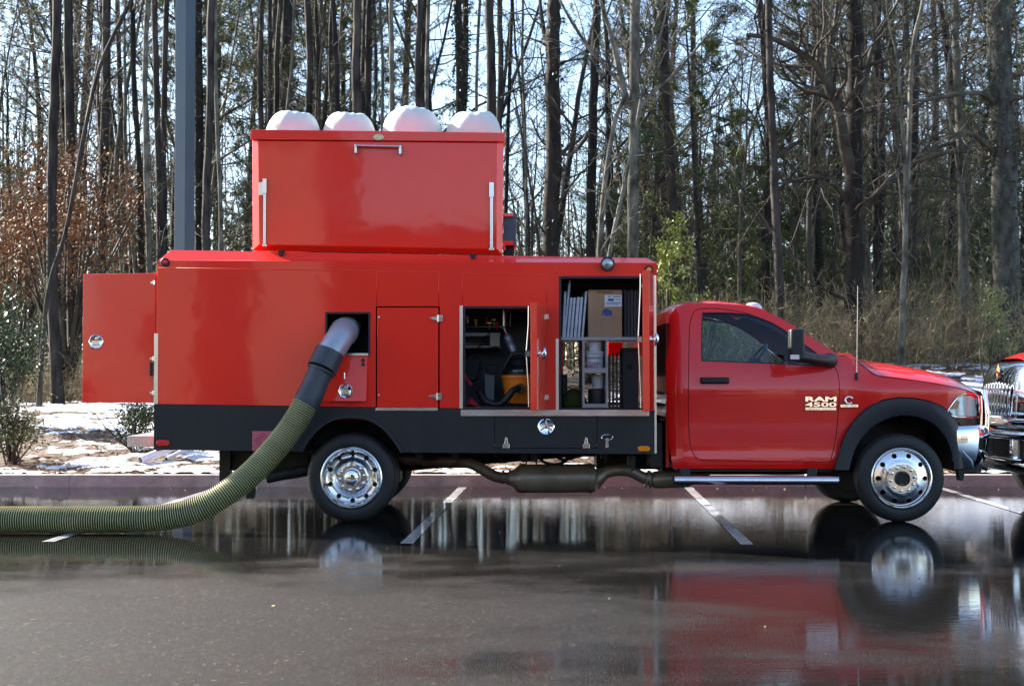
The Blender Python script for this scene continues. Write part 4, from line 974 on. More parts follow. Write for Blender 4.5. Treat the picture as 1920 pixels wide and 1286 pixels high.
for rr, in ((.075,), (.045,)):
    pts = [Vector((c.x + rr * math.cos(t_), -.0075, c.z + rr * math.sin(t_) * .95)) for t_ in [i * math.pi / 2 for i in range(5)]]
    for i in range(4): q.tube([pts[i], pts[i + 1]], .0022, 4)
q.build('diamond_print', M_INK, pl, smooth=0)
# rear step bumper and hanging gear
q = MB(); q.bb(P(239, 820, .25).x, P(289, 820, .25).x, .25, 2.1, Zp(838, .25), Zp(817, .25)); q.build('rear_step', mat('tread_plate', (.55, .53, .49), .4, metal=.7, var=.1, vscale=40, bump=.6, bscale=60, bdist=.004), TR, smooth=0, bevel=.006)
q = MB(); q.bb(P(411, 850, .9).x, P(432, 850, .9).x, .9, 1.0, Zp(922, .9), Zp(838, .9)); q.box((P(407, 842, .9).x, .9, Zp(842, .9)), (.03, .03, .03)); q.build('stabiliser_leg', M_BLACK, TR, smooth=0, bevel=.004)
q = MB(); q.prism([(P(459, 900, .9).x, Zp(895, .9)), (P(478, 900, .9).x, Zp(895, .9)), (P(475, 935, .9).x, Zp(934, .9)), (P(463, 935, .9).x, Zp(934, .9))], .86, 1.0); q.bb(P(459, 900, .9).x, P(478, 900, .9).x, .88, .98, Zp(895, .9), Zp(838, .9)); q.build('hitch_post', M_BLACK, TR, smooth=0)

# raised roof hatch with sloped borders
yh = .20
def hp(px, py, Y): return P(px, py, Y)
fo = [(473, 262), (944, 266), (942, 478), (474, 470)]; fi = [(484, 264), (931, 268), (931, 467), (486, 459)]
q = MB(); V0 = [hp(*p, yh) for p in fi]; V1 = [hp(*p, yh + .058) for p in fo]; V2 = [v + Vector((0, .18, 0)) for v in V1]
q.add(V0 + V1 + V2, [(0, 1, 2, 3), (0, 4, 5, 1), (1, 5, 6, 2), (2, 6, 7, 3), (3, 7, 4, 0), (4, 8, 9, 5), (5, 9, 10, 6), (6, 10, 11, 7), (7, 11, 8, 4), (11, 10, 9, 8)])
hat = q.build('roof_hatch', M_RED, TR, smooth=20, bevel=.006)
q = MB(); a_ = [hp(470, 243, yh - .02), hp(947, 249, yh - .02), hp(947, 266, yh - .02), hp(470, 262, yh - .02)]
q.add(a_ + [v + Vector((0, .32, 0)) for v in a_], [(0, 1, 2, 3), (4, 7, 6, 5), (0, 4, 5, 1), (1, 5, 6, 2), (2, 6, 7, 3), (3, 7, 4, 0)]); q.build('hatch_lip', M_RED, hat, smooth=0, bevel=.005)
q = MB(); c = hp(710, 258, yh - .02); q.lathe([(.05, 0), (.05, -.006), (.042, -.011), (0, -.012)], (0, 0, 0), 'y', 24)
q.v = [Vector((v.x + c.x, v.y + yh - .02, v.z * .62 + c.z)) for v in q.v]; q.build('oval_badge', M_CREAM, hat)
q = MB(); a_, b_ = hp(668, 275, yh), hp(751, 277, yh)
q.tube([a_ + Vector((0, -.05, 0)), b_ + Vector((0, -.05, 0))], .011, 12)
for e in (a_, b_): q.box((e.x, yh - .027, e.z - .03), (.022, .055, .085))
q.build('grab_handle', M_STEEL, hat, smooth=40, bevel=.002)
for (x0, y0, x1, y1) in ((494, 335, 498, 458), (919, 342, 924, 465)):
    q = MB(); q.pbox(x0, y0, x1, y1, yh - .022, yh - .004); q.pbox(x0 - 1.5, y0, x1 + 1.5, y0 + 28, yh - .03, yh - .0225); q.pbox(x0 - 2, y1, x1 + 2, y1 + 4, yh - .03, yh - .004)
    o = q.build('hatch_stay', M_ALU, hat, smooth=0, bevel=.002)
q = MB(); q.pbox(485, 342, 493, 366, yh - .012, yh - .002); q.build('stay_plate', M_STEEL, hat, smooth=0)
q = MB(); q.bb(V2[0].x + .03, V2[1].x - .03, V2[0].y + .001, V2[0].y + .012, V2[3].z + .03, V2[0].z - .03); q.build('hatch_bounce_cover', M_INNER, hat, smooth=0)  # dark sheet added behind the hatch, keeps red bounce off the bags
for px, py in ((528, 478), (887, 484)):
    q = MB(); c = P(px, py, .10); q.box((c.x, .09, c.z + .01), (.04, .03, .06)); q.tube([c + Vector((-.03, -.0, .03)), c + Vector((.03, -.0, .03))], .01, 8); q.build('hatch_hinge', M_DARKMET, hat, smooth=30)
# vent box behind the hatch
q = MB(); q.pbox(944, 402, 968, 458, .5, 1.1); q.build('vent_box', mat('vent_paint', (.05, .07, .11), .4, var=.2), TR, smooth=0, bevel=.006)
for y_ in ((400, 406), (452, 460)): pb('vent_bracket', 943, y_[0], 962, y_[1], .46, .5, M_RED)
q = MB(); q.pbox(948, 460, 964, 486, .6, 1.0); q.build('vent_stand', M_DARKMET, TR, smooth=0)

# white filter bags
def bag(px, pw, ptop, seed, sh):
    R = random.Random(seed); Yb = .95; top = P(px, ptop, Yb); c = P(px, 400, Yb); r = pw / 2 / FPX * (Yb - CAM.y); zb_ = Zp(474, .95)
    q = MB(); n = 64; prof = []
    H = top.z - zb_; dome = 60 / FPX * (Yb - CAM.y); zc_ = H - dome
    rows = [(0, 1.0, 0), (zc_ * .6, 1.0, 0), (zc_, 1.0, 0)] + [(zc_ + dome * math.sin(t_) ** .92, max(.03, math.cos(t_) ** .62), (t_ / 1.5708)) for t_ in np.linspace(.08, 1.555, 18)]
    k1, k2 = R.uniform(0, 6), R.uniform(0, 6); zs = rows
    vs_ = []
    for (z, rf, f) in rows:
        rr = r * rf
        for j in range(n):
            a = 2 * math.pi * j / n
            g_ = 1 + f * .02 * math.cos(3 * a + k1) + f ** 3 * (.03 * math.cos(11 * a + k1) + .03 * abs(math.cos(3.5 * a + k2)) - .02) + .010 * nz(math.cos(a) * 3, math.sin(a) * 3, z * 5 + seed)
            dz = f ** 2 * dome * (.05 * math.cos(2 * a + k2) + .05 * abs(math.cos(1.5 * a + k2)) ** .5 + .02 * math.cos(11 * a + k1)) - dome * .16 * max(0, (f - .75) / .25) ** 1.5
            vs_.append(Vector((c.x + rr * g_ * math.cos(a) + sh * f * .02, Yb + rr * g_ * math.sin(a), zb_ + z + dz)))
    m_ = len(zs); f_ = [(i * n + j, i * n + (j + 1) % n, (i + 1) * n + (j + 1) % n, (i + 1) * n + j) for i in range(m_ - 1) for j in range(n)]
    f_.append(tuple((m_ - 1) * n + j for j in range(n)))
    q.add(vs_, f_); q.build('filter_bag', M_WHITEFAB, TR, smooth=180)
bag(548, 105, 211, 1, 1); bag(655, 103, 213, 2, -1); bag(772, 113, 204, 3, 0); bag(887, 107, 211, 4, 1)
# ------------------------------------------------------------------ wheels and running gear
def tyre_mesh(q, cx, cz, yo, w, R, rb, sgn=1):
    """tyre turned round Y; yo = outer face, w = width towards +Y*sgn"""
    pr = [(rb, .018), (rb + .012, .008), (rb + .03, .002), (R * .80, .0), (R * .9, .006), (R * .955, .02), (R * .985, .04), (R, .058)]
    for k in range(4):
        y0 = .058 + (w - .116) * k / 4; y1 = .058 + (w - .116) * (k + 1) / 4
        pr += [(R, y0 + .004), (R, y1 - .008), (R - .010, y1 - .007), (R - .010, y1 - .001)]
    pr += [(R, w - .057), (R * .985, w - .04), (R * .9, w - .006), (R * .8, w), (rb, w - .018)]
    q.lathe([(r, yo + sgn * y) for r, y in pr], (cx, 0, cz), 'y', 56, close=False)
def polar_disc(q, cx, cz, ro, ri, holes, yfun, thick, step=.02, m=0):
    hl = [circ(math.cos(a) * rr, math.sin(a) * rr, hr, 12) for a, rr, hr in holes]
    if ri: hl.append(circ(0, 0, ri, 24))
    sheet(q, circ(0, 0, ro, 48), hl, lambda u, v, off: Vector((cx + u, yfun(math.hypot(u, v)) + off, cz + v)), step, thick, m)
def interp(tab, x):
    if x <= tab[0][0]: return tab[0][1]
    for (a, b), (c, d) in zip(tab, tab[1:]):
        if x <= c: return b + (d - b) * (x - a) / (c - a)
    return tab[-1][1]
def wheel(px, py, Rpx, rimpx, yo, front, far=False):
    c = P(px, py, yo); R = Rpx / FPX * (yo - CAM.y); rr = rimpx / FPX * (yo - CAM.y); cz = R + .001
    w = .225; sg = -1 if far else 1
    q = MB(); tyre_mesh(q, c.x, cz, yo, w, R, rr, sg); ty = q.build('wheel', M_RUBBER, TR, smooth=35)
    q = MB(); lip = [(rr + .004, .020), (rr + .006, .002), (rr - .004, -.004), (rr - .012, .004), (rr - .016, .02)]
    if front:
        disc = [(.06, -.012), (.155, -.014), (.165, -.004), (.20, .002), (rr - .03, .022), (rr - .016, .03)]
    else:
        lip += [(rr - .022, .09)]
        disc = [(.06, .085), (.145, .085), (.155, .10), (.20, .125), (rr - .03, .11), (rr - .02, .09)]
    prof = lip
    q.lathe([(r, yo + sg * y) for r, y in prof], (c.x, 0, cz), 'y', 56, close=False)
    q.lathe([(rr + .003, yo + sg * .02), (rr + .003, yo + sg * (w - .02))], (c.x, 0, cz), 'y', 40, close=False)
    hr = .0235; rh = rr - .062
    a0 = math.pi / 10 if front else 0.0
    polar_disc(q, c.x, cz, rr - .015, .055, [(a0 + 2 * math.pi * k / 10 + .314, rh, hr) for k in range(10)], lambda r: yo + sg * interp(disc, r), sg * .012)
    rim = q.build('rim', M_POL, ty, smooth=40)
    dk = MB(); dk.lathe([(0, yo + sg * .16), (rr - .01, yo + sg * .16), (rr - .01, yo + sg * .20), (0, yo + sg * .20)], (c.x, 0, cz), 'y', 32); dk.build('brake_drum', M_BLACK, ty)
    for k in range(10):
        a = 2 * math.pi * k / 10 + .15; rl = .112 if front else .118; yb = yo + sg * (interp(disc, rl)); n = MB()
        n.lathe([(.017, yb + sg * .002), (.016, yb - sg * .018), (.011, yb - sg * .032), (0, yb - sg * .036)], (c.x + math.cos(a) * rl, 0, cz + math.sin(a) * rl), 'y', 10); n.build('lug_nut', M_CHROME, ty, smooth=50)
    h = MB()
    if front:
        h.lathe([(.068, yo - sg * .01), (.070, yo - sg * .035), (.060, yo - sg * .04), (.057, yo - sg * .03), (.057, yo + sg * .02), (0, yo + sg * .02)], (c.x, 0, cz), 'y', 28); h.build('hub', M_BLACK, ty, smooth=40)
    else:
        h.lathe([(.085, yo + sg * .085), (.083, yo + sg * .05), (.075, yo + sg * .015), (.066, yo), (.045, yo - sg * .006), (.044, yo - sg * .016), (.036, yo - sg * .018), (0, yo - sg * .018)], (c.x, 0, cz), 'y', 32); h.build('hub', M_CHROME, ty, smooth=35)
    return c.x, cz, R, rr
wx, wz, WR, wr = wheel(658.5, 898, 83.5, 56.5, .05, False)
fx, fz, FR, fr_ = wheel(1691, 898.5, 82.5, 56.0, .05, True)
q = MB(); tyre_mesh(q, wx, wz, .32, .225, WR, wr); q.build('wheel', M_RUBBER, TR, smooth=35)                      # inner tyre of the rear pair
wheel(658.5, 898, 83.5, 56.5, .05, False) if False else None
for yo, xx, zz, RR in ((TW - .05, wx, wz, WR), (TW - .32, wx, wz, WR), (TW - .05, fx, fz, FR)):
    q = MB(); tyre_mesh(q, xx, zz, yo, .225, RR, wr, -1); o = q.build('wheel', M_RUBBER, TR, smooth=35)
    q = MB(); q.lathe([(0, yo - .06), (wr + .002, yo - .05), (wr + .002, yo - .19), (0, yo - .19)], (xx, 0, zz), 'y', 32); q.build('rim', M_BLACK, o, smooth=35)
q = MB(); q.tube([Vector((wx, .5, wz)), Vector((wx, 1.0, wz)), Vector((wx, 1.08, wz)), Vector((wx, 1.28, wz)), Vector((wx, 1.36, wz)), Vector((wx, TW - .5, wz))], [.075, .08, .19, .19, .08, .075], 16); q.build('rear_axle', M_DARKMET, TR, smooth=40)
q = MB(); q.tube([Vector((fx, .3, fz)), Vector((fx, 1.0, fz - .04)), Vector((fx, TW - .3, fz))], .06, 12); q.build('front_axle', M_DARKMET, TR, smooth=40)
for y in (.72, 1.54):
    q = MB(); q.bb(-3.2, 4.1, y, y + .08, .70, .90); q.build('frame_rail', M_DARKMET, TR, smooth=0)
    pts = [Vector((wx - .75, y - .04, .73)), Vector((wx - .35, y - .04, .60)), Vector((wx, y - .04, .55)), Vector((wx + .35, y - .04, .60)), Vector((wx + .75, y - .04, .73))]
    q = MB(); pts = spline(pts, 4); q.tube(pts, .035, 6); q.build('leaf_spring', M_DARKMET, TR, smooth=40)
for x in (-2.6, -.95, -.25, .55, 1.15):
    q = MB(); q.bb(x - .05, x + .05, .6, 1.8, .62, .70); q.build('cross_member', M_DARKMET, TR, smooth=0)
q = MB(); q.tube([Vector((wx, 1.18, wz)), Vector((.9, 1.18, .62)), Vector((2.2, 1.18, .66))], .05, 10); q.build('drive_shaft', M_DARKMET, TR, smooth=40)
q = MB(); q.bb(1.5, 3.0, .95, 1.5, .38, .85); q.bb(3.0, 3.9, .8, 1.6, .42, 1.2); q.build('engine_block', M_DARKMET, TR, smooth=0, bevel=.05)
q = MB(); q.bb(-.95, -.35, 1.35, 1.75, .42, .66); q.build('fuel_tank', M_BLACK, TR, smooth=0, bevel=.04)
for (x, y0, z) in ((-.9, .45, .56), (-.55, .5, .58), (.12, .5, .57), (.22, .52, .56), (.9, .55, .58), (1.15, .4, .52)):
    q = MB(); q.box((x, y0, z + .04), (.07, .12, .10), ry=.1); q.tube([Vector((x, y0, z + .1)), Vector((x + .02, y0, z - .04)), Vector((x + .01, y0 + .05, z - .06))], .008, 6); q.build('hanger_bracket', M_DARKMET, TR, smooth=0)
for (x0_, y0_, x1_, y1_, Ya, Yb) in ((432, 838, 582, 882, .95, 1.35), (745, 842, 905, 866, .95, 1.5), (1118, 846, 1262, 880, 1.0, 1.45), (905, 838, 1118, 856, 1.1, 1.5), (590, 820, 750, 905, 1.0, 1.3)):
    pb('chassis_box', x0_, y0_, x1_, y1_, Ya, Yb, M_DARKMET, bevel=.02)
Rg = random.Random(12)
for i in range(16):
    x = Rg.uniform(-1.6, 1.45); y = Rg.uniform(.45, .9); l = Rg.uniform(.2, .7); z = Rg.uniform(.56, .64)
    q = MB(); q.tube(spline([Vector((x, y, z + .06)), Vector((x + l * .3, y, z - Rg.uniform(0, .06))), Vector((x + l * .7, y + .05, z - Rg.uniform(-.02, .05))), Vector((x + l, y, z + .06))], 4), Rg.uniform(.006, .016), 6); q.build('brake_line', M_DARKMET, TR, smooth=60)
# exhaust
ye = .55
q = MB(); a, b = P(972, 897, ye), P(1115, 896, ye); rm = 26 / 192
q.tube([P(955, 896, ye), P(963, 896, ye), a, P(976, 897, ye), P(1108, 896, ye), P(1113, 896, ye), b], [.07, .085, rm, rm + .004, rm + .004, rm, rm], 28)
for px in (978, 1105): q.tube([P(px, 897, ye), P(px + 4, 897, ye)], rm + .010, 28)
ex = q.build('muffler', M_MUFF, TR, smooth=35)
q = MB(); q.tube(spline([P(958, 896, ye), P(930, 893, ye), P(905, 880, ye + .02), P(880, 868, ye + .05), P(840, 864, ye + .1), P(770, 862, ye + .2), P(690, 845, ye + .2)], 5), .055, 14); q.tube([P(940, 894, ye), P(945, 894.5, ye)], .066, 14); q.tube([P(952, 895, ye), P(956, 895.5, ye)], .075, 14); q.build('tail_pipe', M_RUSTY, TR, smooth=50)
q = MB(); q.tube(spline([P(1114, 896, ye), P(1122, 893, ye), P(1140, 884, ye), P(1165, 881, ye), P(1185, 884, ye), P(1200, 892, ye), P(1215, 898, ye), P(1222, 899, ye)], 4), [.13 - .073 * min(1, i / 7) for i in range(29)], 18)
q.tube([P(1211, 897, ye), P(1215, 898, ye)], .085, 18); q.tube([P(1216, 898, ye), P(1220, 898, ye)], .085, 18); q.build('exhaust_cone', M_MUFF, TR, smooth=40)
q = MB(); q.tube([P(1220, 899, ye), P(1228, 899, ye), P(1290, 897, ye), P(1300, 896, ye), P(1330, 893, ye)], [.06, .085, .085, .06, .05], 20); q.build('converter', M_MUFF, TR, smooth=40)
q = MB(); q.tube(spline([P(501, 895, .5), P(530, 889, .5), P(580, 880, .52), P(640, 858, .6)], 4), .058, 18, caps=False); q.tube([P(503, 895, .5), P(501, 895, .5)], [.058, .048], 18, caps=False)
q.tube([P(500, 895, .5), P(540, 887, .5)], .048, 18); q.build('exhaust_tip', M_DARKMET, TR, smooth=50)

# ------------------------------------------------------------------ cab
YC = TW / 2; Y0 = .13
PROF = [(560, .30), (569, .262), (585, .195), (630, .115), (677, .052), (690, .034), (706, .018), (720, .007), (731, .001), (738, .0), (745, .003), (770, .012), (800, .022), (838, .040), (846, .042), (853, .030), (862, .026), (872, .034), (880, .055), (900, .07)]
def smooth_tab(tab, x):
    return (interp(tab, x - 4) + 2 * interp(tab, x) + interp(tab, x + 4)) / 4
def cab_off(px, py):
    o = smooth_tab(PROF, py)
    if px < 1288: o += ((1288 - px) / 40) ** 2.2 * .11
    if px > 1590:                                     # fender is wider than the door up front
        o -= .045 * sstep(1585, 1660, px) * sstep(690, 735, py)
    if px > 1760: o += ((px - 1760) / 78) ** 2.4 * .26
    return o
def cab3(px, py, off): return P(px, py, Y0 + cab_off(px, py)) + Vector((0, off, 0))
def S2(pts, k=4, closed=True): return [(v.x, v.y) for v in spline([Vector((x, y, 0)) for x, y in pts], k, closed)]
outline = [(1262, 878), (1255, 840), (1250, 760), (1248, 660), (1251, 615), (1257, 592), (1266, 577), (1282, 570.5), (1310, 568.5), (1345, 568.5), (1390, 572.5), (1420, 578), (1447, 588), (1483, 607), (1522, 633), (1577, 668),
           (1604, 674), (1625, 690), (1645, 703), (1700, 710), (1760, 719), (1810, 730), (1834, 739), (1838, 745), (1838, 783), (1800, 784), (1786, 776), (1766, 760), (1740, 750), (1712, 745), (1685, 744), (1655, 749), (1628, 762), (1603, 785), (1585, 812), (1573, 845), (1563, 879)]
door_o = [(1292, 620), (1290.5, 700), (1290, 780), (1293, 830), (1299, 850), (1310, 861), (1330, 863), (1440, 864.5), (1552, 866), (1559, 858), (1566, 830), (1572, 780), (1574.5, 730), (1572, 702), (1562, 684), (1540, 668), (1505, 643), (1462, 613), (1430, 597.5), (1392, 585), (1350, 578.5), (1318, 578), (1302, 583), (1295, 598)]
door_o = S2(door_o, 3)
def shrink(poly, d):
    c = [sum(p[0] for p in poly) / len(poly), sum(p[1] for p in poly) / len(poly)]; out = []
    n = len(poly)
    for i in range(n):
        a, b = Vector(poly[i - 1]), Vector(poly[(i + 1) % n]); t = (b - a).normalized(); nrm = Vector((-t.y, t.x))
        if nrm.dot(Vector(c) - Vector(poly[i])) < 0: nrm = -nrm
        out.append(tuple(Vector(poly[i]) + nrm * d))
    return out
win = [(1316, 590), (1321, 586), (1340, 585.3), (1370, 586), (1400, 588.5), (1424, 594), (1450, 604.5), (1485, 625.5), (1520, 649), (1548, 671), (1557, 686), (1553, 688), (1520, 686.5), (1480, 684), (1440, 682), (1400, 680.5), (1350, 678.5), (1320, 677.5), (1315, 674), (1314.5, 640)]
win = S2(win, 2)
def both(qbuild):
    """build near and mirrored far copy"""
    o = qbuild(); me2 = o.data.copy()
    org = root_of(o).location
    for v in me2.vertices: v.co.y = 2 * YC - (v.co.y + org.y) - org.y
    me2.flip_normals()
    o2 = bpy.data.objects.new(o.name, me2); COL.objects.link(o2); o2.parent = o.parent
    return o, o2
hl = S2([(1775, 774), (1781, 762), (1793, 746), (1803, 739.5), (1820, 737.5), (1834, 742), (1835.5, 760), (1834.5, 781), (1810, 781.5), (1788, 781)], 2)
def _body():
    q = MB(); sheet(q, outline, [door_o, shrink(hl, 2.2)], cab3, 8, .02); return q.build('cab_side', M_CABRED, TR, smooth=28)
both(_body)
def _door():
    q = MB(); sheet(q, shrink(door_o, 1.3), [win], cab3, 8, .03); return q.build('cab_door', M_CABRED, TR, smooth=28)
dn, df = both(_door)
def _glass():
    q = MB(); sheet(q, shrink(win, -1.0), [], lambda u, v, o: cab3(u, v, 0) + Vector((0, .012, 0)), 14); return q.build('window_glass', M_TINT, dn, smooth=60)
gn, gf = both(_glass); gf.parent = df
def _seal():
    q = MB(); sheet(q, win, [shrink(win, 2.2)], lambda u, v, o: cab3(u, v, 0) + Vector((0, .004 + o, 0)), 10, .006); return q.build('window_seal', M_BLACK, dn, smooth=0)
sn_, sf_ = both(_seal); sf_.parent = df
# dark shell just inside the door gap and sill
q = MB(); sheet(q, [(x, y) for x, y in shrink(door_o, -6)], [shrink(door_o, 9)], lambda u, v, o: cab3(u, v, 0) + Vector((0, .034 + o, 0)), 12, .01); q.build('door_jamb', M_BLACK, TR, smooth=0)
q = MB(); q.bb(P(1295, 800, .2).x, P(1570, 800, .2).x, Y0 + .09, Y0 + .10, Zp(868, .2), Zp(684, .2)); q.bb(P(1295, 800, .2).x, P(1570, 800, .2).x, 2 * YC - Y0 - .10, 2 * YC - Y0 - .09, Zp(868, .2), Zp(684, .2)); q.build('door_lining', M_INNER, TR, smooth=0)
# roof, windshield, hood: cross sections over the width
def cross(stations, name, m, par=None, power=3.0, n=22, lift=0.0, inset=0.0):
    q = MB(); vs_ = []; ns = len(stations)
    for (px, pe, dzc) in stations:
        e = P(px, pe, Y0 + cab_off(px, pe)); y_n = e.y + inset; hw = YC - y_n
        for j in range(n + 1):
            u = -math.cos(math.pi * j / n); y = YC + u * hw
            vs_.append(Vector((e.x + dzc[1] * (1 - abs(u) ** 2.0), y, e.z + lift + dzc[0] * (1 - abs(u) ** power))))
    f = [(i * (n + 1) + j, i * (n + 1) + j + 1, (i + 1) * (n + 1) + j + 1, (i + 1) * (n + 1) + j) for i in range(ns - 1) for j in range(n)]
    q.add(vs_, f); return q.build(name, m, par or TR, smooth=60)
cross([(1251, 615, (.0, 0)), (1257, 592, (.02, -.01)), (1266, 577, (.035, -.01)), (1282, 570.5, (.045, 0)), (1310, 568.5, (.05, 0)), (1345, 568.5, (.055, 0)), (1390, 572.5, (.055, .0)), (1420, 578, (.05, .03)), (1438, 584.2, (.045, .06))], 'cab_roof', M_CABRED)
cross([(1438, 584.2, (.045, .06)), (1483, 607, (.035, .09)), (1522, 633, (.03, .11)), (1577, 668, (.02, .12))], 'windshield', M_TINT, lift=-.004)
hood = cross([(1577, 668, (.02, .12)), (1604, 674, (.075, .06)), (1625, 690, (.115, .03)), (1645, 703, (.155, .0)), (1700, 710, (.155, 0)), (1760, 719, (.15, 0)), (1800, 727.5, (.14, .01)), (1822, 734, (.11, .03)), (1834, 739, (.04, .06)), (1838, 745, (.0, .07))], 'hood', M_CABRED, power=3.4)
q = MB()   # hood shut line
pts = [cab3(x, y, -.003) for x, y in S2([(1604, 675), (1625, 691), (1645, 704), (1700, 711), (1760, 720), (1810, 731), (1836, 741)], 4, False)]
q.tube(pts, .0035, 5); q.build('shut_line', M_BLACK, hood, smooth=60)
# back wall with rear window
bx = P(1249, 660, Y0 + .13).x
yn = Y0 + .16
q = MB(); zt_ = Zp(600, yn); zb_ = Zp(876, yn); zw0, zw1 = Zp(705, yn), Zp(606, yn)
q.bb(bx, bx + .03, yn, 2 * YC - yn, zb_, zw0); q.bb(bx, bx + .03, yn, 2 * YC - yn, zw1, zt_ + .08); q.build('back_wall', M_CABRED, TR, smooth=0)
q = MB(); q.bb(bx + .004, bx + .012, yn, 2 * YC - yn, zw0, zw1); q.build('rear_window', M_BLACK, TR, smooth=0)
q = MB()
for z in (.95, 1.08, 1.2): q.bb(bx - .06, bx - .02, .3, 2.0, z, z + .02)
q.bb(bx - .14, bx - .03, .35, 1.9, .5, .93); q.build('cab_rear_gear', M_DARKMET, TR, smooth=0)
# floor, firewall, interior
q = MB(); q.bb(bx + .03, P(1570, 800, .3).x, Y0 + .1, 2 * YC - Y0 - .1, Zp(876, .2), Zp(868, .2)); q.bb(P(1572, 800, .3).x, P(1578, 800, .3).x, Y0 + .1, 2 * YC - Y0 - .1, Zp(876, .2), Zp(690, .2)); q.build('cab_floor', M_BLACK, TR, smooth=0)
M_SEAT = mat('seat_vinyl', (.035, .04, .05), .6, var=.1, vscale=8)
for y in (.55, 1.6):
    q = MB(); q.box((bx + .28, y + .1, 1.30), (.16, .52, .62), ry=-.18); q.box((bx + .24, y + .1, 1.66), (.11, .26, .16), ry=-.15); q.box((bx + .55, y + .1, 1.02), (.5, .52, .16)); q.build('seat', M_SEAT, TR, smooth=30, bevel=.05)
q = MB(); dx0 = P(1500, 690, .5).x; q.prism([(dx0 - .1, Zp(705, .4)), (dx0 - .06, Zp(684, .4)), (dx0 + .1, Zp(680, .4)), (dx0 + .42, Zp(682, .4)), (dx0 + .42, Zp(730, .4)), (dx0, Zp(730, .4))], Y0 + .12, 2 * YC - Y0 - .12); q.build('dashboard', M_BLACK, TR, smooth=30, bevel=.02)
q = MB(); cw = Vector((P(1418, 672, 1.6).x, 1.65, Zp(672, 1.65))); ax = Vector((-.78, 0, .62)); u_ = Vector((0, 1, 0)); w_ = ax.cross(u_).normalized()
q.tube([cw + (u_ * math.cos(t_) + w_ * math.sin(t_)) * .19 for t_ in np.linspace(0, 2 * math.pi, 33)], .014, 8, caps=False)
for t_ in (0, math.pi * .5, math.pi): q.tube([cw, cw + (u_ * math.cos(t_) + w_ * math.sin(t_)) * .185], .012, 6)
q.tube([cw, cw - ax * .3], .03, 8); q.build('steering_wheel', mat('wheel_rim_grey', (.16, .16, .17), .35, var=.1), TR, smooth=60)
q = MB(); c = P(1398, 610, YC); q.box((P(1455, 612, YC).x, YC, Zp(612, YC)), (.03, .26, .07), rz=.1); q.build('rear_view_mirror', M_BLACK, TR, smooth=0, bevel=.012)
# wheel arch flare and liner
fl_o = S2([(1562, 881), (1573, 842), (1585, 811), (1603, 784), (1628, 761), (1655, 748), (1685, 743), (1712, 744), (1740, 749), (1766, 759), (1786, 776), (1799, 800), (1806, 835), (1808, 878)], 3, False)
fl_i = S2([(1592, 881), (1600, 850), (1612, 826), (1630, 805), (1652, 790), (1675, 781), (1697, 779), (1718, 781), (1739, 788), (1758, 801), (1772, 818), (1782, 840), (1787, 860), (1789, 880)], 3, False)
n = len(fl_o); vs_ = []; yf = Y0 - .055
for k, (A, yy, t_) in enumerate(((fl_o, .10, 0), (fl_o, -.015, 0), (fl_o, -.055, .12), (fl_o, -.06, .5), (fl_i, -.035, 0), (fl_i, .12, 0))):
    for i in range(n):
        p_ = Vector(A[i]) if A is fl_i else Vector(fl_o[i]).lerp(Vector(fl_i[i]), t_)
        ex_ = max(0, (p_.x - 1760) / 78) ** 2.4 * .20 if p_.x > 1760 else 0
        vs_.append(P(p_.x, p_.y, Y0 + yy + ex_))
q = MB(); q.add(vs_, [(k * n + i, k * n + i + 1, (k + 1) * n + i + 1, (k + 1) * n + i) for k in range(5) for i in range(n - 1)])
both(lambda: q.build('wheel_flare', M_FLARE, TR, smooth=50))
q = MB(); vs_ = []
for yy in (Y0 + .05, .85):
    vs_ += [Vector((v.x, yy, v.z + .01)) for v in [P(x, y, .15) for x, y in fl_i]]
q.add(vs_, [(i, i + 1, n + i + 1, n + i) for i in range(n - 1)]); q.bb(fx - .55, fx + .52, .85, .87, .55, 1.08); both(lambda: q.build('wheel_liner', M_BLACK, TR, smooth=50))
# headlight
def hl3(u, v, o): return cab3(u, v, 0) + Vector((0, -.012 + o, 0))
def _hl():
    q = MB(); sheet(q, hl, [shrink(hl, 1.6)], hl3, 6, .014); return q.build('headlight', M_CHROME, TR, smooth=30)
h1, h2 = both(_hl)
def _hr():
    q = MB(); sheet(q, shrink(hl, -1.5), [], lambda u, v, o: cab3(u, v, 0) + Vector((0, .012 + .045 * max(0, (781 - v) / 46) ** 1.2 + .004 * math.sin(u * .35), 0)), 3); return q.build('reflector', mat('headlamp_reflector', (.84, .87, .92), .3, metal=.25, var=.06, vscale=18), h1, smooth=60)
_, o_ = both(_hr); o_.parent = h2
def _ha():
    q = MB(); sheet(q, [(1783, 766), (1792, 751), (1799, 752), (1796, 766)], [], lambda u, v, o: cab3(u, v, 0) + Vector((0, -.010 + o, 0)), 5, .004); return q.build('turn_signal', M_AMBER, h1, smooth=0)
_, o_ = both(_ha); o_.parent = h2
def _hg():
    q = MB(); sheet(q, shrink(hl, .6), [], lambda u, v, o: cab3(u, v, 0) + Vector((0, -.016, 0)), 8); return q.build('lens', M_GLASSC, h1, smooth=60)
_, o_ = both(_hg); o_.parent = h2
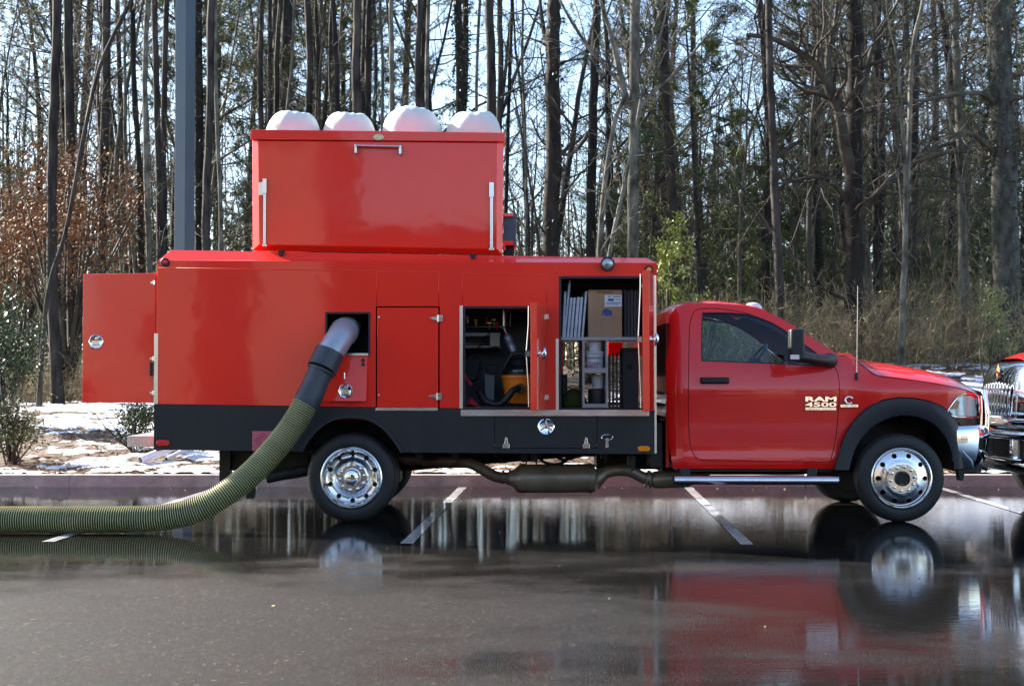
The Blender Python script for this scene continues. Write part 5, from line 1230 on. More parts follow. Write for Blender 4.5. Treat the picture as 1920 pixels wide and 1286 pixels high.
# front face: grille
gx0 = P(1836, 760, .30).x
q = MB(); q.prism([(gx0 - .06, .62), (gx0 + .07, .66), (gx0 + .10, 1.0), (gx0 + .075, 1.22), (gx0 - .06, 1.24)], .42, TW - .42); q.build('grille_backing', M_BLACK, TR, smooth=0)
q = MB(); q.tube([Vector((gx0 + .10, .40, .80)), Vector((gx0 + .11, .40, 1.0)), Vector((gx0 + .09, .42, 1.22)), Vector((gx0 + .12, YC, 1.26)), Vector((gx0 + .09, TW - .42, 1.22)), Vector((gx0 + .11, TW - .40, 1.0)), Vector((gx0 + .10, TW - .40, .80))], .03, 8)
q.tube([Vector((gx0 + .12, .42, 1.02)), Vector((gx0 + .14, YC, 1.02)), Vector((gx0 + .12, TW - .42, 1.02))], .035, 8); q.tube([Vector((gx0 + .12, YC, .75)), Vector((gx0 + .14, YC, 1.24))], .04, 8); q.build('grille_bars', M_CHROME, TR, smooth=60)
q = MB(); q.tube([P(1838.5, 742, .36), P(1840, 770, .36), P(1839, 800, .36)], .014, 8); q.build('grille_edge', M_CHROME, TR, smooth=60)
q = MB(); q.tube([P(1836, 742, .34), P(1837.5, 768, .34), P(1836.5, 776, .34)], .012, 8); q.build('nose_edge', M_CABRED, TR, smooth=60)
# dark filler below headlight and chrome bumper
q = MB(); sheet(q, [(1786, 779), (1838, 784), (1838, 797), (1802, 797)], [], lambda u, v, o: P(u, v, Y0 + .02 + (((u - 1760) / 78) ** 2.4 * .26 if u > 1760 else 0)) + Vector((0, o, 0)), 8, .02); both(lambda: q.build('bumper_filler', M_BLACK, TR, smooth=30))
xb = [P(1792, 840, .14).x, P(1812, 840, .15).x, P(1830, 840, .22).x, P(1843, 840, .36).x, P(1850, 840, .6).x, P(1853, 840, 1.0).x]
plan = [(xb[0], .12), (xb[1], .125), (xb[2], .17), (xb[3], .30), (xb[3] + .10, .55), (xb[3] + .14, .9), (xb[3] + .15, YC)]
plan = [(v.x, v.y) for v in spline([Vector((x, y, 0)) for x, y in plan], 4)]
plan = plan + [(x, 2 * YC - y) for x, y in plan[:-1][::-1]]
sec = [(-.035, Zp(797, .15)), (.0, Zp(799, .15)), (.018, Zp(806, .15)), (.022, Zp(822, .15)), (.014, Zp(842, .15)), (-.005, Zp(862, .15)), (-.05, Zp(877, .15))]
q = MB(); vs_ = []
for i, (x, y) in enumerate(plan):
    a = Vector(plan[max(0, i - 1)]); b = Vector(plan[min(len(plan) - 1, i + 1)]); t_ = (b - a).normalized(); nn = Vector((t_.y, -t_.x))
    taper = 1 if 4 < i < len(plan) - 5 else 1
    for o_, z in sec:
        zz = z if not (i < 6 or i > len(plan) - 7) else z
        vs_.append(Vector((x + nn.x * o_, y + nn.y * o_, zz)))
m_ = len(sec); q.add(vs_, [(i * m_ + j, i * m_ + j + 1, (i + 1) * m_ + j + 1, (i + 1) * m_ + j) for i in range(len(plan) - 1) for j in range(m_ - 1)]); q.build('front_bumper', M_CHROME, TR, smooth=60)
q = MB(); q.bb(P(1800, 870, .25).x, P(1840, 870, .25).x, .25, TW - .25, Zp(886, .2), Zp(872, .2)); q.prism([(P(1797, 880, .2).x, Zp(880, .2)), (P(1810, 880, .2).x, Zp(880, .2)), (P(1806, 902, .2).x, Zp(901, .2)), (P(1800, 902, .2).x, Zp(901, .2))], .2, .3)
q.build('air_dam', M_BLACK, TR, smooth=0)
q = MB(); q.tube(spline([P(1828, 872, .35), P(1842, 875, .35), P(1851, 881, .35)], 4), .02, 8); q.build('tow_hook', M_BLACK, TR, smooth=60)
# side step
q = MB(); q.tube([P(1264, 900, -.02), P(1572, 900.5, -.02)], .041, 24); st = q.build('side_step', M_POL, TR, smooth=40)
for px in (1263, 1572.5):
    q = MB(); q.tube([P(px - 1.2, 900, -.02), P(px + 1.2, 900, -.02)], .043, 24); q.build('end_cap', M_BLACK, st, smooth=40)
for px in (1284, 1522):
    q = MB(); c = P(px, 886, .1); q.box((c.x, .09, c.z), (.085, .06, .09)); q.box((c.x, .04, Zp(899, .04)), (.085, .14, .02)); q.build('step_bracket', M_FLARE, st, smooth=0, bevel=.004)
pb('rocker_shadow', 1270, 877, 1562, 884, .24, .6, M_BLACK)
# mirror
q = MB(); a, b = P(1478, 617, -.2), P(1505, 677, -.2)
q.bb(a.x, b.x, -.30, -.16, b.z, a.z); mi = q.build('side_mirror', M_BLACK, TR, smooth=30, bevel=.022)
q = MB(); q.tube(spline([P(1496, 668, -.19), P(1520, 672, -.1), P(1548, 676, .05), P(1556, 676, .16)], 4), [.055, .055, .054, .053, .052, .052, .053, .055, .058, .06, .065, .07, .075], 12); q.build('mirror_arm', M_BLACK, mi, smooth=50)
q = MB(); q.pbox(1482, 665, 1499, 674, -.307, -.298); q.build('lamp', mat('clear_marker', (.55, .55, .56), .2, coat=.5), mi, smooth=0, bevel=.003)
# handle, antenna, beacon
q = MB(); q.pbox(1314, 707, 1368, 719, Y0 - .028, Y0 + .02); q.build('door_handle', M_BLACK, dn, smooth=30, bevel=.014)
q = MB(); q.tube([P(1606.5, 712, .115), P(1606.5, 700, .12), P(1606, 698, .12)], [.014, .012, .006], 10); an = q.build('antenna', M_BLACK, TR, smooth=50)
q = MB(); q.tube([P(1606, 700, .12), P(1608, 536, .12)], [.004, .0025], 6); q.build('mast', M_STEEL, an, smooth=60)
q = MB(); c = P(1414, 574, .9); q.lathe([(.09, 0), (.088, .02), (.07, .05), (.04, .066), (0, .07)], (0, 0, 0), 'z', 20); q.v = [Vector((v.x * 1.0 + P(1412, 574, .9).x, v.y * .7 + .9, v.z + Zp(580, .9))) for v in q.v]; q.build('roof_beacon', mat('beacon_lens', (.72, .74, .80), .15, coat=.6, var=.05), TR, smooth=50)
# wiper cowl
q = MB(); q.bb(P(1590, 668, .4).x, P(1612, 668, .4).x, .5, TW - .5, Zp(672, .4), Zp(666, .4)); q.build('cowl', M_BLACK, TR, smooth=0, bevel=.01)

# lettering
def text(txt, px0, py0, px1, py1, Y, m, parent, nm='lettering', ext=.004, skew=0.0, bold=0.0):
    cu = bpy.data.curves.new('txt', 'FONT'); cu.body = txt; cu.extrude = ext; cu.offset = bold; cu.resolution_u = 3
    ob = bpy.data.objects.new('txt', cu); COL.objects.link(ob); dg = bpy.context.evaluated_depsgraph_get(); me_ = bpy.data.meshes.new_from_object(ob.evaluated_get(dg)); bpy.data.objects.remove(ob)
    co = np.array([v.co[:] for v in me_.vertices]); lo, hi = co.min(0), co.max(0); a, b = P(px0, py1, Y), P(px1, py0, Y); org = root_of(parent).location
    for v in me_.vertices:
        u = (v.co.x - lo[0]) / (hi[0] - lo[0]); w_ = (v.co.y - lo[1]) / (hi[1] - lo[1]); zz = v.co.z
        yb = Y if not callable(Y) else 0
        v.co = Vector((a.x + (b.x - a.x) * u + skew * w_ * (b.z - a.z), Y - zz - ext, a.z + (b.z - a.z) * w_)) - org
    me_.materials.clear(); me_.materials.append(m)
    o = bpy.data.objects.new(nm, me_); COL.objects.link(o); o.parent = parent; return o
yb_ = Y0 - .002
text('RAM', 1510, 743.5, 1568, 752.5, yb_, M_CHROME, dn, bold=.035)
text('4500', 1509.5, 754, 1568, 762.5, yb_ + .004, M_CHROME, dn, bold=.02)
o = pb('badge_bar', 1510, 763.8, 1567.5, 768.8, yb_ - .002, yb_ + .014, M_CHROME, dn, .001)
text('HEAVY DUTY', 1512, 764.8, 1566, 767.8, yb_ - .0025, M_BLACK, dn, ext=.0006)
yb2 = Y0 - .02
q = MB(); pts = [P(1592 + 7.2 * math.cos(t_), 750.5 - 6.5 * math.sin(t_), yb2) for t_ in np.linspace(.55, 2 * math.pi - .75, 18)]
q.tube(pts, .011, 8); o = q.build('engine_badge', M_CHROME, TR, smooth=50)
pb('badge_bar', 1576, 758.6, 1609, 763.2, yb2 - .004, yb2 + .02, M_CHROME, o, .001)
text('TURBO DIESEL', 1578, 759.5, 1607.5, 762.3, yb2 - .0045, M_BLACK, o, ext=.0006)
# ------------------------------------------------------------------ shelves inside the front compartment (parts of the truck)
ysh = .10
q = MB(); q.pbox(1052, 632, 1203, 638, ysh, .9); q.build('shelf', M_SHELF, TR, smooth=0, bevel=.003)
zfl = zf - .010
for px in (1094, 1138):
    q = MB(); c = P(px, 700, ysh); q.bb(c.x - .01, c.x + .01, ysh, .75, zfl, Zp(638.5, ysh)); q.build('shelf_divider', M_SHELF, TR, smooth=0)
q = MB(); a, b = P(1096, 690, ysh), P(1136, 699, ysh); q.bb(a.x, b.x, ysh, .7, b.z, a.z); q.build('shelf', M_SHELF, TR, smooth=0)
q = MB(); a, b = P(1096, 757, ysh), P(1136, 764, ysh); q.bb(a.x, b.x, ysh, .13, b.z, a.z); q.build('shelf_lip', M_SHELF, TR, smooth=0)
q = MB(); q.bb(P(1052, 600, .95).x, P(1210, 600, .95).x, .95, .97, Zp(641, .95), zt - .06); q.build('bulkhead', M_INNER, TR, smooth=0)
# shelf of the middle compartment and bits of piping
q = MB(); q.pbox(870, 624, 938, 630, .55, .94); q.pbox(870, 648, 938, 652, .6, .94); q.build('panel_ledge', M_GREY, TR, smooth=0)
q = MB(); q.pbox(872, 631, 936, 647, .9, .945); q.build('grey_panel', M_GREY, TR, smooth=0)
q = MB(); q.pbox(919, 630, 937, 649, .52, .545); lb = q.build('notice_card', mat('tan_card', (.40, .36, .30), .7, var=.1), TR, smooth=0)
M_BRASS = mat('brass_fitting', (.55, .38, .16), .3, metal=.9, var=.2, vscale=40)
for i, (px, py) in enumerate(((876, 601), (892, 607), (912, 603), (918, 612), (926, 606), (932, 612))):
    q = MB(); c = P(px, py, .6); q.tube([c + Vector((0, 0, .03)), c, c - Vector((0, 0, .03))], [.008, .014, .010], 8); q.tube([c, c + Vector((0, .3, 0))], .008, 6); q.box((c.x, c.y - .01, c.z + .035), (.04, .008, .01)); q.build('valve', [M_BRASS, M_REDLENS][i % 3 == 2], TR, smooth=40)
q = MB(); q.tube([P(868, 612, .62), P(940, 612, .62)], .012, 8); q.tube([P(945, 580, .6), P(945, 612, .6)], .03, 10); q.tube([P(957, 588, .6), P(957, 612, .6)], .01, 8); q.build('pipe_run', M_STEEL, TR, smooth=40)
q = MB(); q.tube(spline([P(922, 618, .5), P(905, 640, .5), P(890, 660, .5), P(882, 670, .5)], 5), .006, 6); q.build('air_line', M_BLACK, TR, smooth=60)
# far open door seen through the front compartment
q = MB(); q.pbox(1140, 630, 1168, 668, TW + .01, TW + .6); q.build('far_door', M_RED, TR, smooth=0, bevel=.004)

# ------------------------------------------------------------------ loose things in the compartments
M_CARD = mat('cardboard', (.42, .255, .145), .8, var=.08, vscale=5, bump=.1, bscale=30)
M_PAPER = mat('white_label', (.75, .76, .80), .7, var=.03)
M_BLUEINK = mat('blue_print', (.05, .09, .30), .6, var=.2, vscale=30)
M_FILT = mat('filter_white', (.62, .66, .74), .75, var=.12, vscale=25, bump=.3, bscale=60)
M_DFILT = mat('filter_dark', (.06, .062, .072), .7, var=.15, vscale=15)
M_WPLAST = mat('white_plastic', (.74, .75, .78), .4, var=.04, vscale=6)
M_GREENB = mat('green_print', (.10, .34, .06), .5, var=.15, vscale=30)
M_PINKB = mat('pink_print', (.60, .03, .14), .5, var=.15, vscale=30)
M_ORANGE = mat('orange_plastic', (.85, .22, .015), .4, var=.08, vscale=8)
M_REDCLOTH = mat('red_cloth', (.50, .02, .03), .85, var=.2, vscale=8)
zs = Zp(632, ysh) + .001
a = P(1103, 545, .16); b = P(1166.5, 631, .16)
t = thing('cardboard_box', ((a.x + b.x) / 2, .3, zs), 'brown cardboard box with white label on the upper shelf', 'box')
q = MB(); q.bb(a.x, b.x, .16, .5, zs, a.z); q.build('carton', M_CARD, t, smooth=0, bevel=.004)
q = MB(); q.bb(a.x + .001, b.x - .001, .155, .33, a.z + .002, a.z + .006); q.build('flap', M_CARD, t, smooth=0)
q = MB(); q.pbox(1134, 553, 1166, 575, .1565, .159); lb = q.build('label', M_PAPER, t, smooth=0)
q = MB()
for i, (x0, y0, x1, y1) in enumerate(((1140, 555.5, 1146, 557), (1149, 555.5, 1164, 557), (1140, 560, 1151, 564.5), (1136, 567, 1164, 568.2), (1136, 570, 1160, 571.2), (1154, 561, 1164, 562))): q.pbox(x0, y0, x1, y1, .1555, .1563)
q.build('label_print', M_BLUEINK, lb, smooth=0)
q = MB(); sheet(q, [(1128, 592), (1129, 585), (1132, 580), (1137, 578.5), (1142, 580), (1147, 583), (1148, 592)], [rect(1130, 588, 1135, 590.5)], to_y(.157), 8, .0025); q.build('blue_mark', M_BLUEINK, t, smooth=0)
q = MB(); q.pbox(1119, 547, 1150, 549, .157, .1595); q.build('print_line', mat('brown_print', (.14, .07, .035), .7), t, smooth=0)
# filters
fl_lab = ['grey pleated filter leaning furthest toward the left compartment edge', 'tallest pale filter slanting among the row on upper shelf', 'first short upright filter of the row on upper shelf', 'second short upright filter of the row on upper shelf', 'third short pale filter in the middle of the row on upper shelf', 'fourth short pale filter next to the one nearest the cardboard box', 'tall pale filter nearest the cardboard box']
for i, (xb_, xt_, yt, w) in enumerate(((1054, 1058, 546, 4), (1056.5, 1066.5, 525, 4), (1062, 1069, 558, 5), (1068.5, 1075, 558, 5), (1075.5, 1082, 557, 5.5), (1082.5, 1088.5, 557, 5), (1090, 1097.5, 546, 4))):
    q = MB(); zb_ = zs; p0 = P(xb_, 631, .2); p1 = P(xt_, yt, .2); ww = w / 197
    vs_ = [Vector((p0.x, y, zb_)) for y in (.2, .62)] + [Vector((p0.x + ww, y, zb_)) for y in (.2, .62)] + [Vector((p1.x, y, p1.z)) for y in (.2, .62)] + [Vector((p1.x + ww, y, p1.z)) for y in (.2, .62)]
    q.add(vs_, [(0, 2, 3, 1), (4, 5, 7, 6), (0, 4, 6, 2), (1, 3, 7, 5), (0, 1, 5, 4), (2, 6, 7, 3)]); tag(q.build('air_filter', M_FILT, smooth=0, bevel=.004), fl_lab[i], 'filter', 'pale filters on the upper shelf')
for i in range(5):
    q = MB(); x0 = P(1170 + i * 6.2, 600, .22).x; q.bb(x0, x0 + .027, .22, .62, zs, Zp(543 + i % 2 * 2, .22)); tag(q.build('air_filter', M_DFILT, smooth=0, bevel=.004), ['dark filter touching the cardboard box', 'dark filter second from cardboard box', 'dark filter third from cardboard box', 'dark filter fourth from cardboard box', 'dark filter nearest the open door'][i], 'filter', 'dark filters on the upper shelf')
# buckets
def bucket(px, py0, py1, rb, rt, Y, base, label, band=False, lid=True, m=None):
    c = P(px, py1, Y); H = P(px, py0, Y).z - base; t = thing('bucket', (c.x, Y, base), label, 'bucket'); s = 1 / 197
    q = MB(); q.lathe([(rb * s * .96, 0), (rb * s, .004), (rt * s, H * .86), (rt * s + .006, H * .87), (rt * s + .006, H * .90), (rt * s, H * .91), (rt * s, H * .955)], (c.x, Y, base), 'z', 28); q.build('pail', m or M_WPLAST, t, smooth=40)
    if lid:
        q = MB(); q.lathe([(rt * s + .008, H * .93), (rt * s + .009, H), (rt * s - .004, H + .004), (0, H + .002)], (c.x, Y, base), 'z', 28); q.build('lid', m or M_WPLAST, t, smooth=40)
    if band:
        k = rb * s + (rt - rb) * s * .70 / .86
        q = MB(); q.lathe([(k + .002, H * .60), (k + .0035, H * .66)], (c.x, Y, base), 'z', 28, close=False); q.build('green_band', M_GREENB, t, smooth=60)
        text('CLEANER', px - 11.5, py1 - 13, px + 10, py1 - 8, Y - k - .002, M_BLUEINK, t, 'print', ext=.001, skew=.2)
        text('PRO', px - 12, py1 - 7, px + 6, py1 - 1.5, Y - k - .001, M_PINKB, t, 'print', ext=.001, skew=.2)
    return t
z1 = Zp(690, ysh) + .001; yb3 = .21
bucket(1114.5, 660, 692, 15.5, 17, yb3, z1, 'white bucket with green band and pink print on the inner shelf', True)
bucket(1115, 641, 660, 11, 12.5, yb3, P(1114.5, 660, yb3).z + .008, 'small white tub standing on the bucket with green band', False, lid=False)
zlow = zfl + .002
c = P(1120, 764, .3); q = MB(); q.lathe([(.085, 0), (.09, .01), (.09, .19), (.08, .20), (0, .2)], (c.x, .3, zlow), 'z', 24); tag(q.build('dark_canister', mat('dark_tin', (.03, .03, .035), .4, var=.1)), 'dark canister on compartment floor below the small white tub', 'canister')
bucket(1121, 701, 722, 10.5, 12.5, .3, zlow + .206, 'white tub standing on the dark canister', False, lid=False)
# things at the compartment sides
t = thing('step_ladder', (P(1152, 760, .6).x, .62, zlow), 'dull aluminium folding ladder standing upright in front compartment', 'ladder')
for i in range(4):
    q = MB(); x0 = P(1141 + i * 7.0, 700, .6).x; q.bb(x0, x0 + .022, .6 + .01 * i, .66, zlow, Zp(664 - i * 2.2, .6)); q.build('rail', M_GREY, t, smooth=0, bevel=.003)
for j in range(5):
    q = MB(); z = zlow + .08 + j * .09; q.bb(P(1141, 700, .6).x + .02, P(1166, 700, .6).x, .625, .655, z, z + .015); q.build('rung', M_GREY, t, smooth=0)
t = thing('dark_case', (P(1182, 760, .45).x, .45, zlow), 'dark grey equipment case with round handle beside the open door', 'case')
q = MB(); a, b = P(1167, 652, .4), P(1197, 726, .4); q.bb(a.x, b.x, .4, .75, zlow, a.z); q.build('shell', mat('slate_plastic', (.045, .052, .062), .5, var=.1), t, smooth=0, bevel=.012)
q = MB(); c = P(1180, 688, .4); q.lathe([(.03, -.012), (.03, -.004), (.018, -.002), (0, 0)], (c.x, .4, c.z), 'y', 16); q.build('handle', M_BLACK, t)
t = thing('yellow_green_bag', (P(1075, 760, .5).x, .5, zlow), 'dark green sack slumped on the floor beside grey shelf divider', 'sack')
q = MB(); c = P(1076, 745, .5); q.lathe([(.11, 0), (.13, .05), (.12, .12), (.07, .18), (.03, .20), (0, .2)], (c.x, .5, zlow), 'z', 18); q.v = [v + Vector((nz(v.x * 9, v.z * 9) * .03, nz(v.z * 8, v.x * 7) * .03, 0)) for v in q.v]; q.build('sack_body', mat('sack_cloth', (.06, .07, .012), .8, var=.2, vscale=12), t, smooth=180)
q = MB(); a, b = P(1054, 702, .5), P(1064, 764, .5); q.bb(a.x, b.x, .5, .8, zlow, a.z); tag(q.build('black_toolbox', M_BLACK, smooth=0, bevel=.01), 'black upright toolbox at left edge of the front compartment', 'toolbox')
# shop vacuum
t = thing('shop_vacuum', (P(972, 764, .42).x, .42, zlow), 'orange and black shop vacuum in the middle compartment', 'vacuum')
c = P(975, 764, .42); s = 1 / 194
q = MB(); q.lathe([(26 * s, .06), (28 * s, .08), (34 * s, .30), (35.5 * s, .305), (35.5 * s, .33), (33 * s, .335)], (c.x, .42, zlow), 'z', 30); q.build('drum', M_ORANGE, t, smooth=40)
q = MB(); q.lathe([(34.5 * s, .332), (33 * s, .37), (27 * s, .41), (22 * s, .43), (20 * s, .47), (14 * s, .50), (0, .51)], (c.x, .42, zlow), 'z', 30); q.build('motor_head', M_BLACK, t, smooth=35)
hc = Vector((c.x - .01, .25, zlow + .5)); q = MB(); q.tube(spline([hc + Vector((-.14, 0, -.10)), hc + Vector((-.07, -.03, .02)), hc + Vector((.03, -.03, .03)), hc + Vector((.12, -.02, -.04))], 5), .022, 10); q.build('carry_handle', M_BLACK, t, smooth=60)
q = MB(); pth = spline([P(975, 728, .22), P(962, 732, .17), P(952, 745, .16), P(940, 756, .18), P(925, 757, .22), P(908, 750, .25), P(900, 735, .3)], 6)
q.tube(pth, [.032 + (.003 if i % 2 else 0) for i in range(len(pth))], 12); q.build('suction_hose', M_BLACK, t, smooth=35)
q = MB(); q.tube([P(975, 728, .24), P(974, 728, .19)], .045, 16); q.build('inlet_port', M_BLACK, t, smooth=40)
q = MB(); q.box((c.x - .02, c.y - .165, zlow + .372), (.1, .006, .014)); q.build('name_strip', M_GREY, t, smooth=0)
for k in range(4):
    a_ = k * math.pi / 2 + .78; q = MB(); q.lathe([(.02, -.02), (.03, 0), (.02, .02)], (c.x + .12 * math.cos(a_), .42 + .12 * math.sin(a_), zlow + .032), 'x', 12); q.box((c.x + .11 * math.cos(a_), .42 + .11 * math.sin(a_), zlow + .06), (.05, .05, .03)); q.build('caster', M_BLACK, t, smooth=40)
# spray gun bottle hanging from its hook
t = thing('spray_bottle', P(957, 660, .35), 'grey metal canister hanging tilted in the middle compartment', 'canister'); 
ax_ = (P(964, 659, .35) - P(944, 613, .35)).normalized(); p0 = P(944, 613, .35)
L_ = (P(964, 659, .35) - p0).length
q = MB(); M_CAN = mat('grey_can', (.22, .25, .30), .35, metal=.5, var=.2, vscale=30)
q.tube([p0 + ax_ * L_ * f for f in (.28, .34, .42, .45, .62, .64, .82, .84, 1.0)], [.018, .030, .040, .042, .042, .040, .042, .044, .040], 16); q.build('can', M_CAN, t, smooth=40)
q = MB(); q.tube([p0, p0 + ax_ * L_ * .3], .008, 8); q.tube([p0 - Vector((.03, 0, 0)), p0 + Vector((.03, 0, -.005))], .010, 8); q.build('hook_rod', M_STEEL, t, smooth=40)
t = thing('coiled_cable', (P(886, 760, .4).x, .42, zlow), 'black coiled cable hanging at left in the middle compartment', 'cable')
for k, (rr, dy) in enumerate(((.11, 0), (.10, .03), (.115, .05), (.095, -.03), (.105, .02))):
    q = MB(); c = P(885, 690, .40 + dy); q.tube([c + Vector((rr * math.cos(a_) * .75, .02 * math.sin(3 * a_ + k), rr * 1.15 * math.sin(a_))) for a_ in np.linspace(0, 6.283, 25)], .011, 6, caps=False); q.build('loop', M_BLACK, t, smooth=60)
t = thing('grey_bin', (P(918, 760, .45).x, .45, zlow), 'grey plastic bin behind the vacuum hose', 'bin')
q = MB(); a, b = P(908, 700, .45), P(928, 735, .45); q.prism([(a.x + .01, zlow), (b.x - .01, zlow), (b.x, a.z), (a.x, a.z)], .45, .7); q.build('bin_body', mat('bin_grey', (.10, .13, .145), .5, var=.1), t, smooth=0, bevel=.006)
q = MB(); c = P(922, 690, .42); q.tube([c + Vector((.06 * math.cos(a_), 0, .045 * math.sin(a_))) for a_ in np.linspace(0, 6.283, 19)], .012, 8, caps=False); q.build('bin_handle', M_BLACK, t, smooth=60)
q = MB(); R = random.Random(4); nx_, ny_ = 14, 8; vs_ = []
x0, x1 = P(869, 760, .2).x, P(914, 760, .2).x
for j in range(ny_):
    for i in range(nx_):
        u, w_ = i / (nx_ - 1), j / (ny_ - 1); hh = .13 * math.exp(-((u - .35) / .3) ** 2) * math.sin(math.pi * min(1, w_ + .15)) + .035 * abs(nz(u * 5, w_ * 5, 3))
        vs_.append(Vector((x0 + (x1 - x0) * u, .14 + .3 * w_, zlow + .004 + hh * (1 - u * .5))))
q.add(vs_, [(j * nx_ + i, j * nx_ + i + 1, (j + 1) * nx_ + i + 1, (j + 1) * nx_ + i) for j in range(ny_ - 1) for i in range(nx_ - 1)]); tag(q.build('red_rag', M_REDCLOTH, smooth=180, recalc=False), 'crumpled red rag on the middle compartment floor', 'rag')
q = MB(); q.tube(spline([P(869, 700, .3), P(876, 712, .28), P(884, 722, .27)], 4), .018, 8); tag(q.build('red_strap', M_REDCLOTH, smooth=60), 'short red strap hanging beside the coiled cable', 'strap')

# ------------------------------------------------------------------ the big suction hose
M_RIB = mat('hose_rib', (.39, .385, .185), .45, var=.15, vscale=6)
M_WALL = mat('hose_wall', (.030, .038, .018), .55, var=.2, vscale=10)
M_CUFF = mat('rubber_cuff', (.036, .041, .052), .5, var=.25, vscale=9, bump=.15, bscale=60)
M_ELB = mat('galvanised_elbow', (.36, .38, .43), .45, metal=.6, var=.12, vscale=6, rvar=.1)
hp_ = [P(-60, 971, -.80), P(60, 971, -.80), P(180, 971.5, -.80), P(262, 971, -.79), P(325, 967, -.77), P(375, 953.5, -.75), P(420, 928, -.71), P(462, 896, -.64), P(505, 853, -.55), P(543, 806, -.46), P(572, 759, -.40), P(582, 740, -.375), P(592, 717, -.35)]
R_H = .117
hp_[0].z = hp_[1].z = hp_[2].z = R_H + .004; hp_[3].z = R_H + .008
t = thing('suction_hose', (hp_[3].x, -.79, 0), 'thick ribbed yellow and black suction hose running across wet asphalt into truck hatch', 'hose')
dense = spline(hp_[:-1], 30); L = [0]
for a, b in zip(dense, dense[1:]): L.append(L[-1] + (b - a).length)
def on_path(s):
    import bisect
    i = min(len(L) - 2, max(0, bisect.bisect(L, s) - 1)); f = (s - L[i]) / max(1e-9, L[i + 1] - L[i]); return dense[i].lerp(dense[i + 1], f)
pitch = .0205; path = []; rad = []; mats_ = []; s = 0; k = 0
while s < L[-1] - pitch:
    for ds, r, mm in ((0, R_H - .013, 0), (.0025, R_H - .003, 0), (.0045, R_H, 0), (.0075, R_H, 0), (.0095, R_H - .003, 1), (.0120, R_H - .013, 1)):
        path.append(on_path(s + ds)); rad.append(r); mats_.append(mm)
    s += pitch
q = MB(); q.tube(path, rad, 26, 1, caps=False, mats=mats_); q.build('hose_tube', [M_RIB, M_WALL], t, smooth=50, recalc=False)
c0, c1 = on_path(L[-1] - .05), P(593, 714, -.35)
q = MB(); q.tube(spline([on_path(L[-1] - .10), P(584, 736, -.373), P(596, 709, -.34), P(603, 693, -.32)], 4), [.122, .124, .123, .122, .120, .119, .118, .117, .117, .117, .116, .116, .115], 28)
q.tube([P(600, 699, -.325), P(602, 696, -.32), P(604, 691, -.318)], [.118, .130, .130], 28); q.tube([P(603, 693, -.318), P(613, 672, -.27), P(619, 659, -.25)], [.137, .139, .137], 30); q.build('rubber_cuff', M_CUFF, t, smooth=40)
q = MB(); q.tube(spline([P(612, 674, -.27), P(624, 654, -.21), P(636, 635, -.12), P(645, 622, .0), P(650, 617, .16), P(652, 616, .34)], 5), .126, 30, caps=False); q.tube([P(643.5, 624.5, -.02), P(645.5, 621.5, .01)], .136, 30); q.build('metal_elbow', M_ELB, t, smooth=60)
q = MB(); q.tube([P(651.5, 616, .3), P(653, 616, .69)], .11, 24); q.build('inlet_pipe', M_BLACK, t, smooth=60)

# white pipes lying on the snow behind the truck
for i, (x0, y0, x1, y1, D, r) in enumerate(((263, 866, 300, 850, 18.0, .055), (290, 860, 318, 846, 18.4, .05), (312, 862, 340, 845, 18.3, .028))):
    Y = D + CAM.y; a, b = P(x0, y0, Y), P(x1, y1, Y + .25); a.z = hgt(a.x, a.y) + r + .02; b.z = hgt(b.x, b.y) + r + .09
    q = MB(); d_ = (b - a).normalized(); q.tube([a, b, b + d_ * .35], r, 16); q.tube([a - d_ * .002, a + d_ * .05], r * .8, 16, 1)
    tag(q.build('pale_pipe', [M_WPLAST, M_BLACK], smooth=40), ['thick pale pipe lying on snow below the rear step', 'pale pipe just right of the thick one on snow', 'thinnest pale pipe on snow below the black skirt'][i], 'pipe', 'pale pipes on the snow')

# ------------------------------------------------------------------ the second truck, nose to nose with the first
X2 = 4.98; yA, yB = .10, 2.36; ym = (yA + yB) / 2
t = thing('parked_truck', (X2 + 2.5, ym, 0), 'red truck with tall chrome grille facing the service truck at right edge', 'truck')
def ring_sweep(sec_fn, ys, nm, m, smooth=50, parent=t):
    q = MB(); rows = [sec_fn(y) for y in ys]; n = len(rows[0]); vs_ = [v for r in rows for v in r]
    q.add(vs_, [(i * n + j, i * n + j + 1, (i + 1) * n + j + 1, (i + 1) * n + j) for i in range(len(ys) - 1) for j in range(n - 1)]); return q.build(nm, m, parent, smooth=smooth)
def bow(y, k=.16): u = (y - ym) / ((yB - yA) / 2); return k * u * u
zG0, zG1 = .84, 1.50
gw = .72
# chrome grille shell: rounded panel with recessed bars
ys = np.linspace(ym - gw, ym + gw, 25)
def shell(y):
    u = abs(y - ym) / gw; top = zG1 - .10 * u ** 4; b_ = .10 * u ** 3
    return [Vector((X2 + .35 + b_, y, top + .05)), Vector((X2 + .16 + b_, y, top + .035)), Vector((X2 + .08 + b_, y, top)), Vector((X2 + .045 + b_, y, top - .06)), Vector((X2 + .02 + b_, y, top - .16)), Vector((X2 - .01 + b_, y, zG0 + .16)), Vector((X2 - .015 + b_, y, zG0 + .05)), Vector((X2 + .02 + b_, y, zG0)), Vector((X2 + .12 + b_, y, zG0 - .02))]
ring_sweep(shell, ys, 'grille_shell', M_CHROME)
for sg in (-1, 1):
    q = MB(); y = ym + sg * gw
    prof = shell(y); q.add(prof + [v + Vector((.22, sg * .10, 0)) for v in prof], [(i, i + 1, len(prof) + i + 1, len(prof) + i) for i in range(len(prof) - 1)]); q.build('grille_cheek', M_CHROME, t, smooth=60)
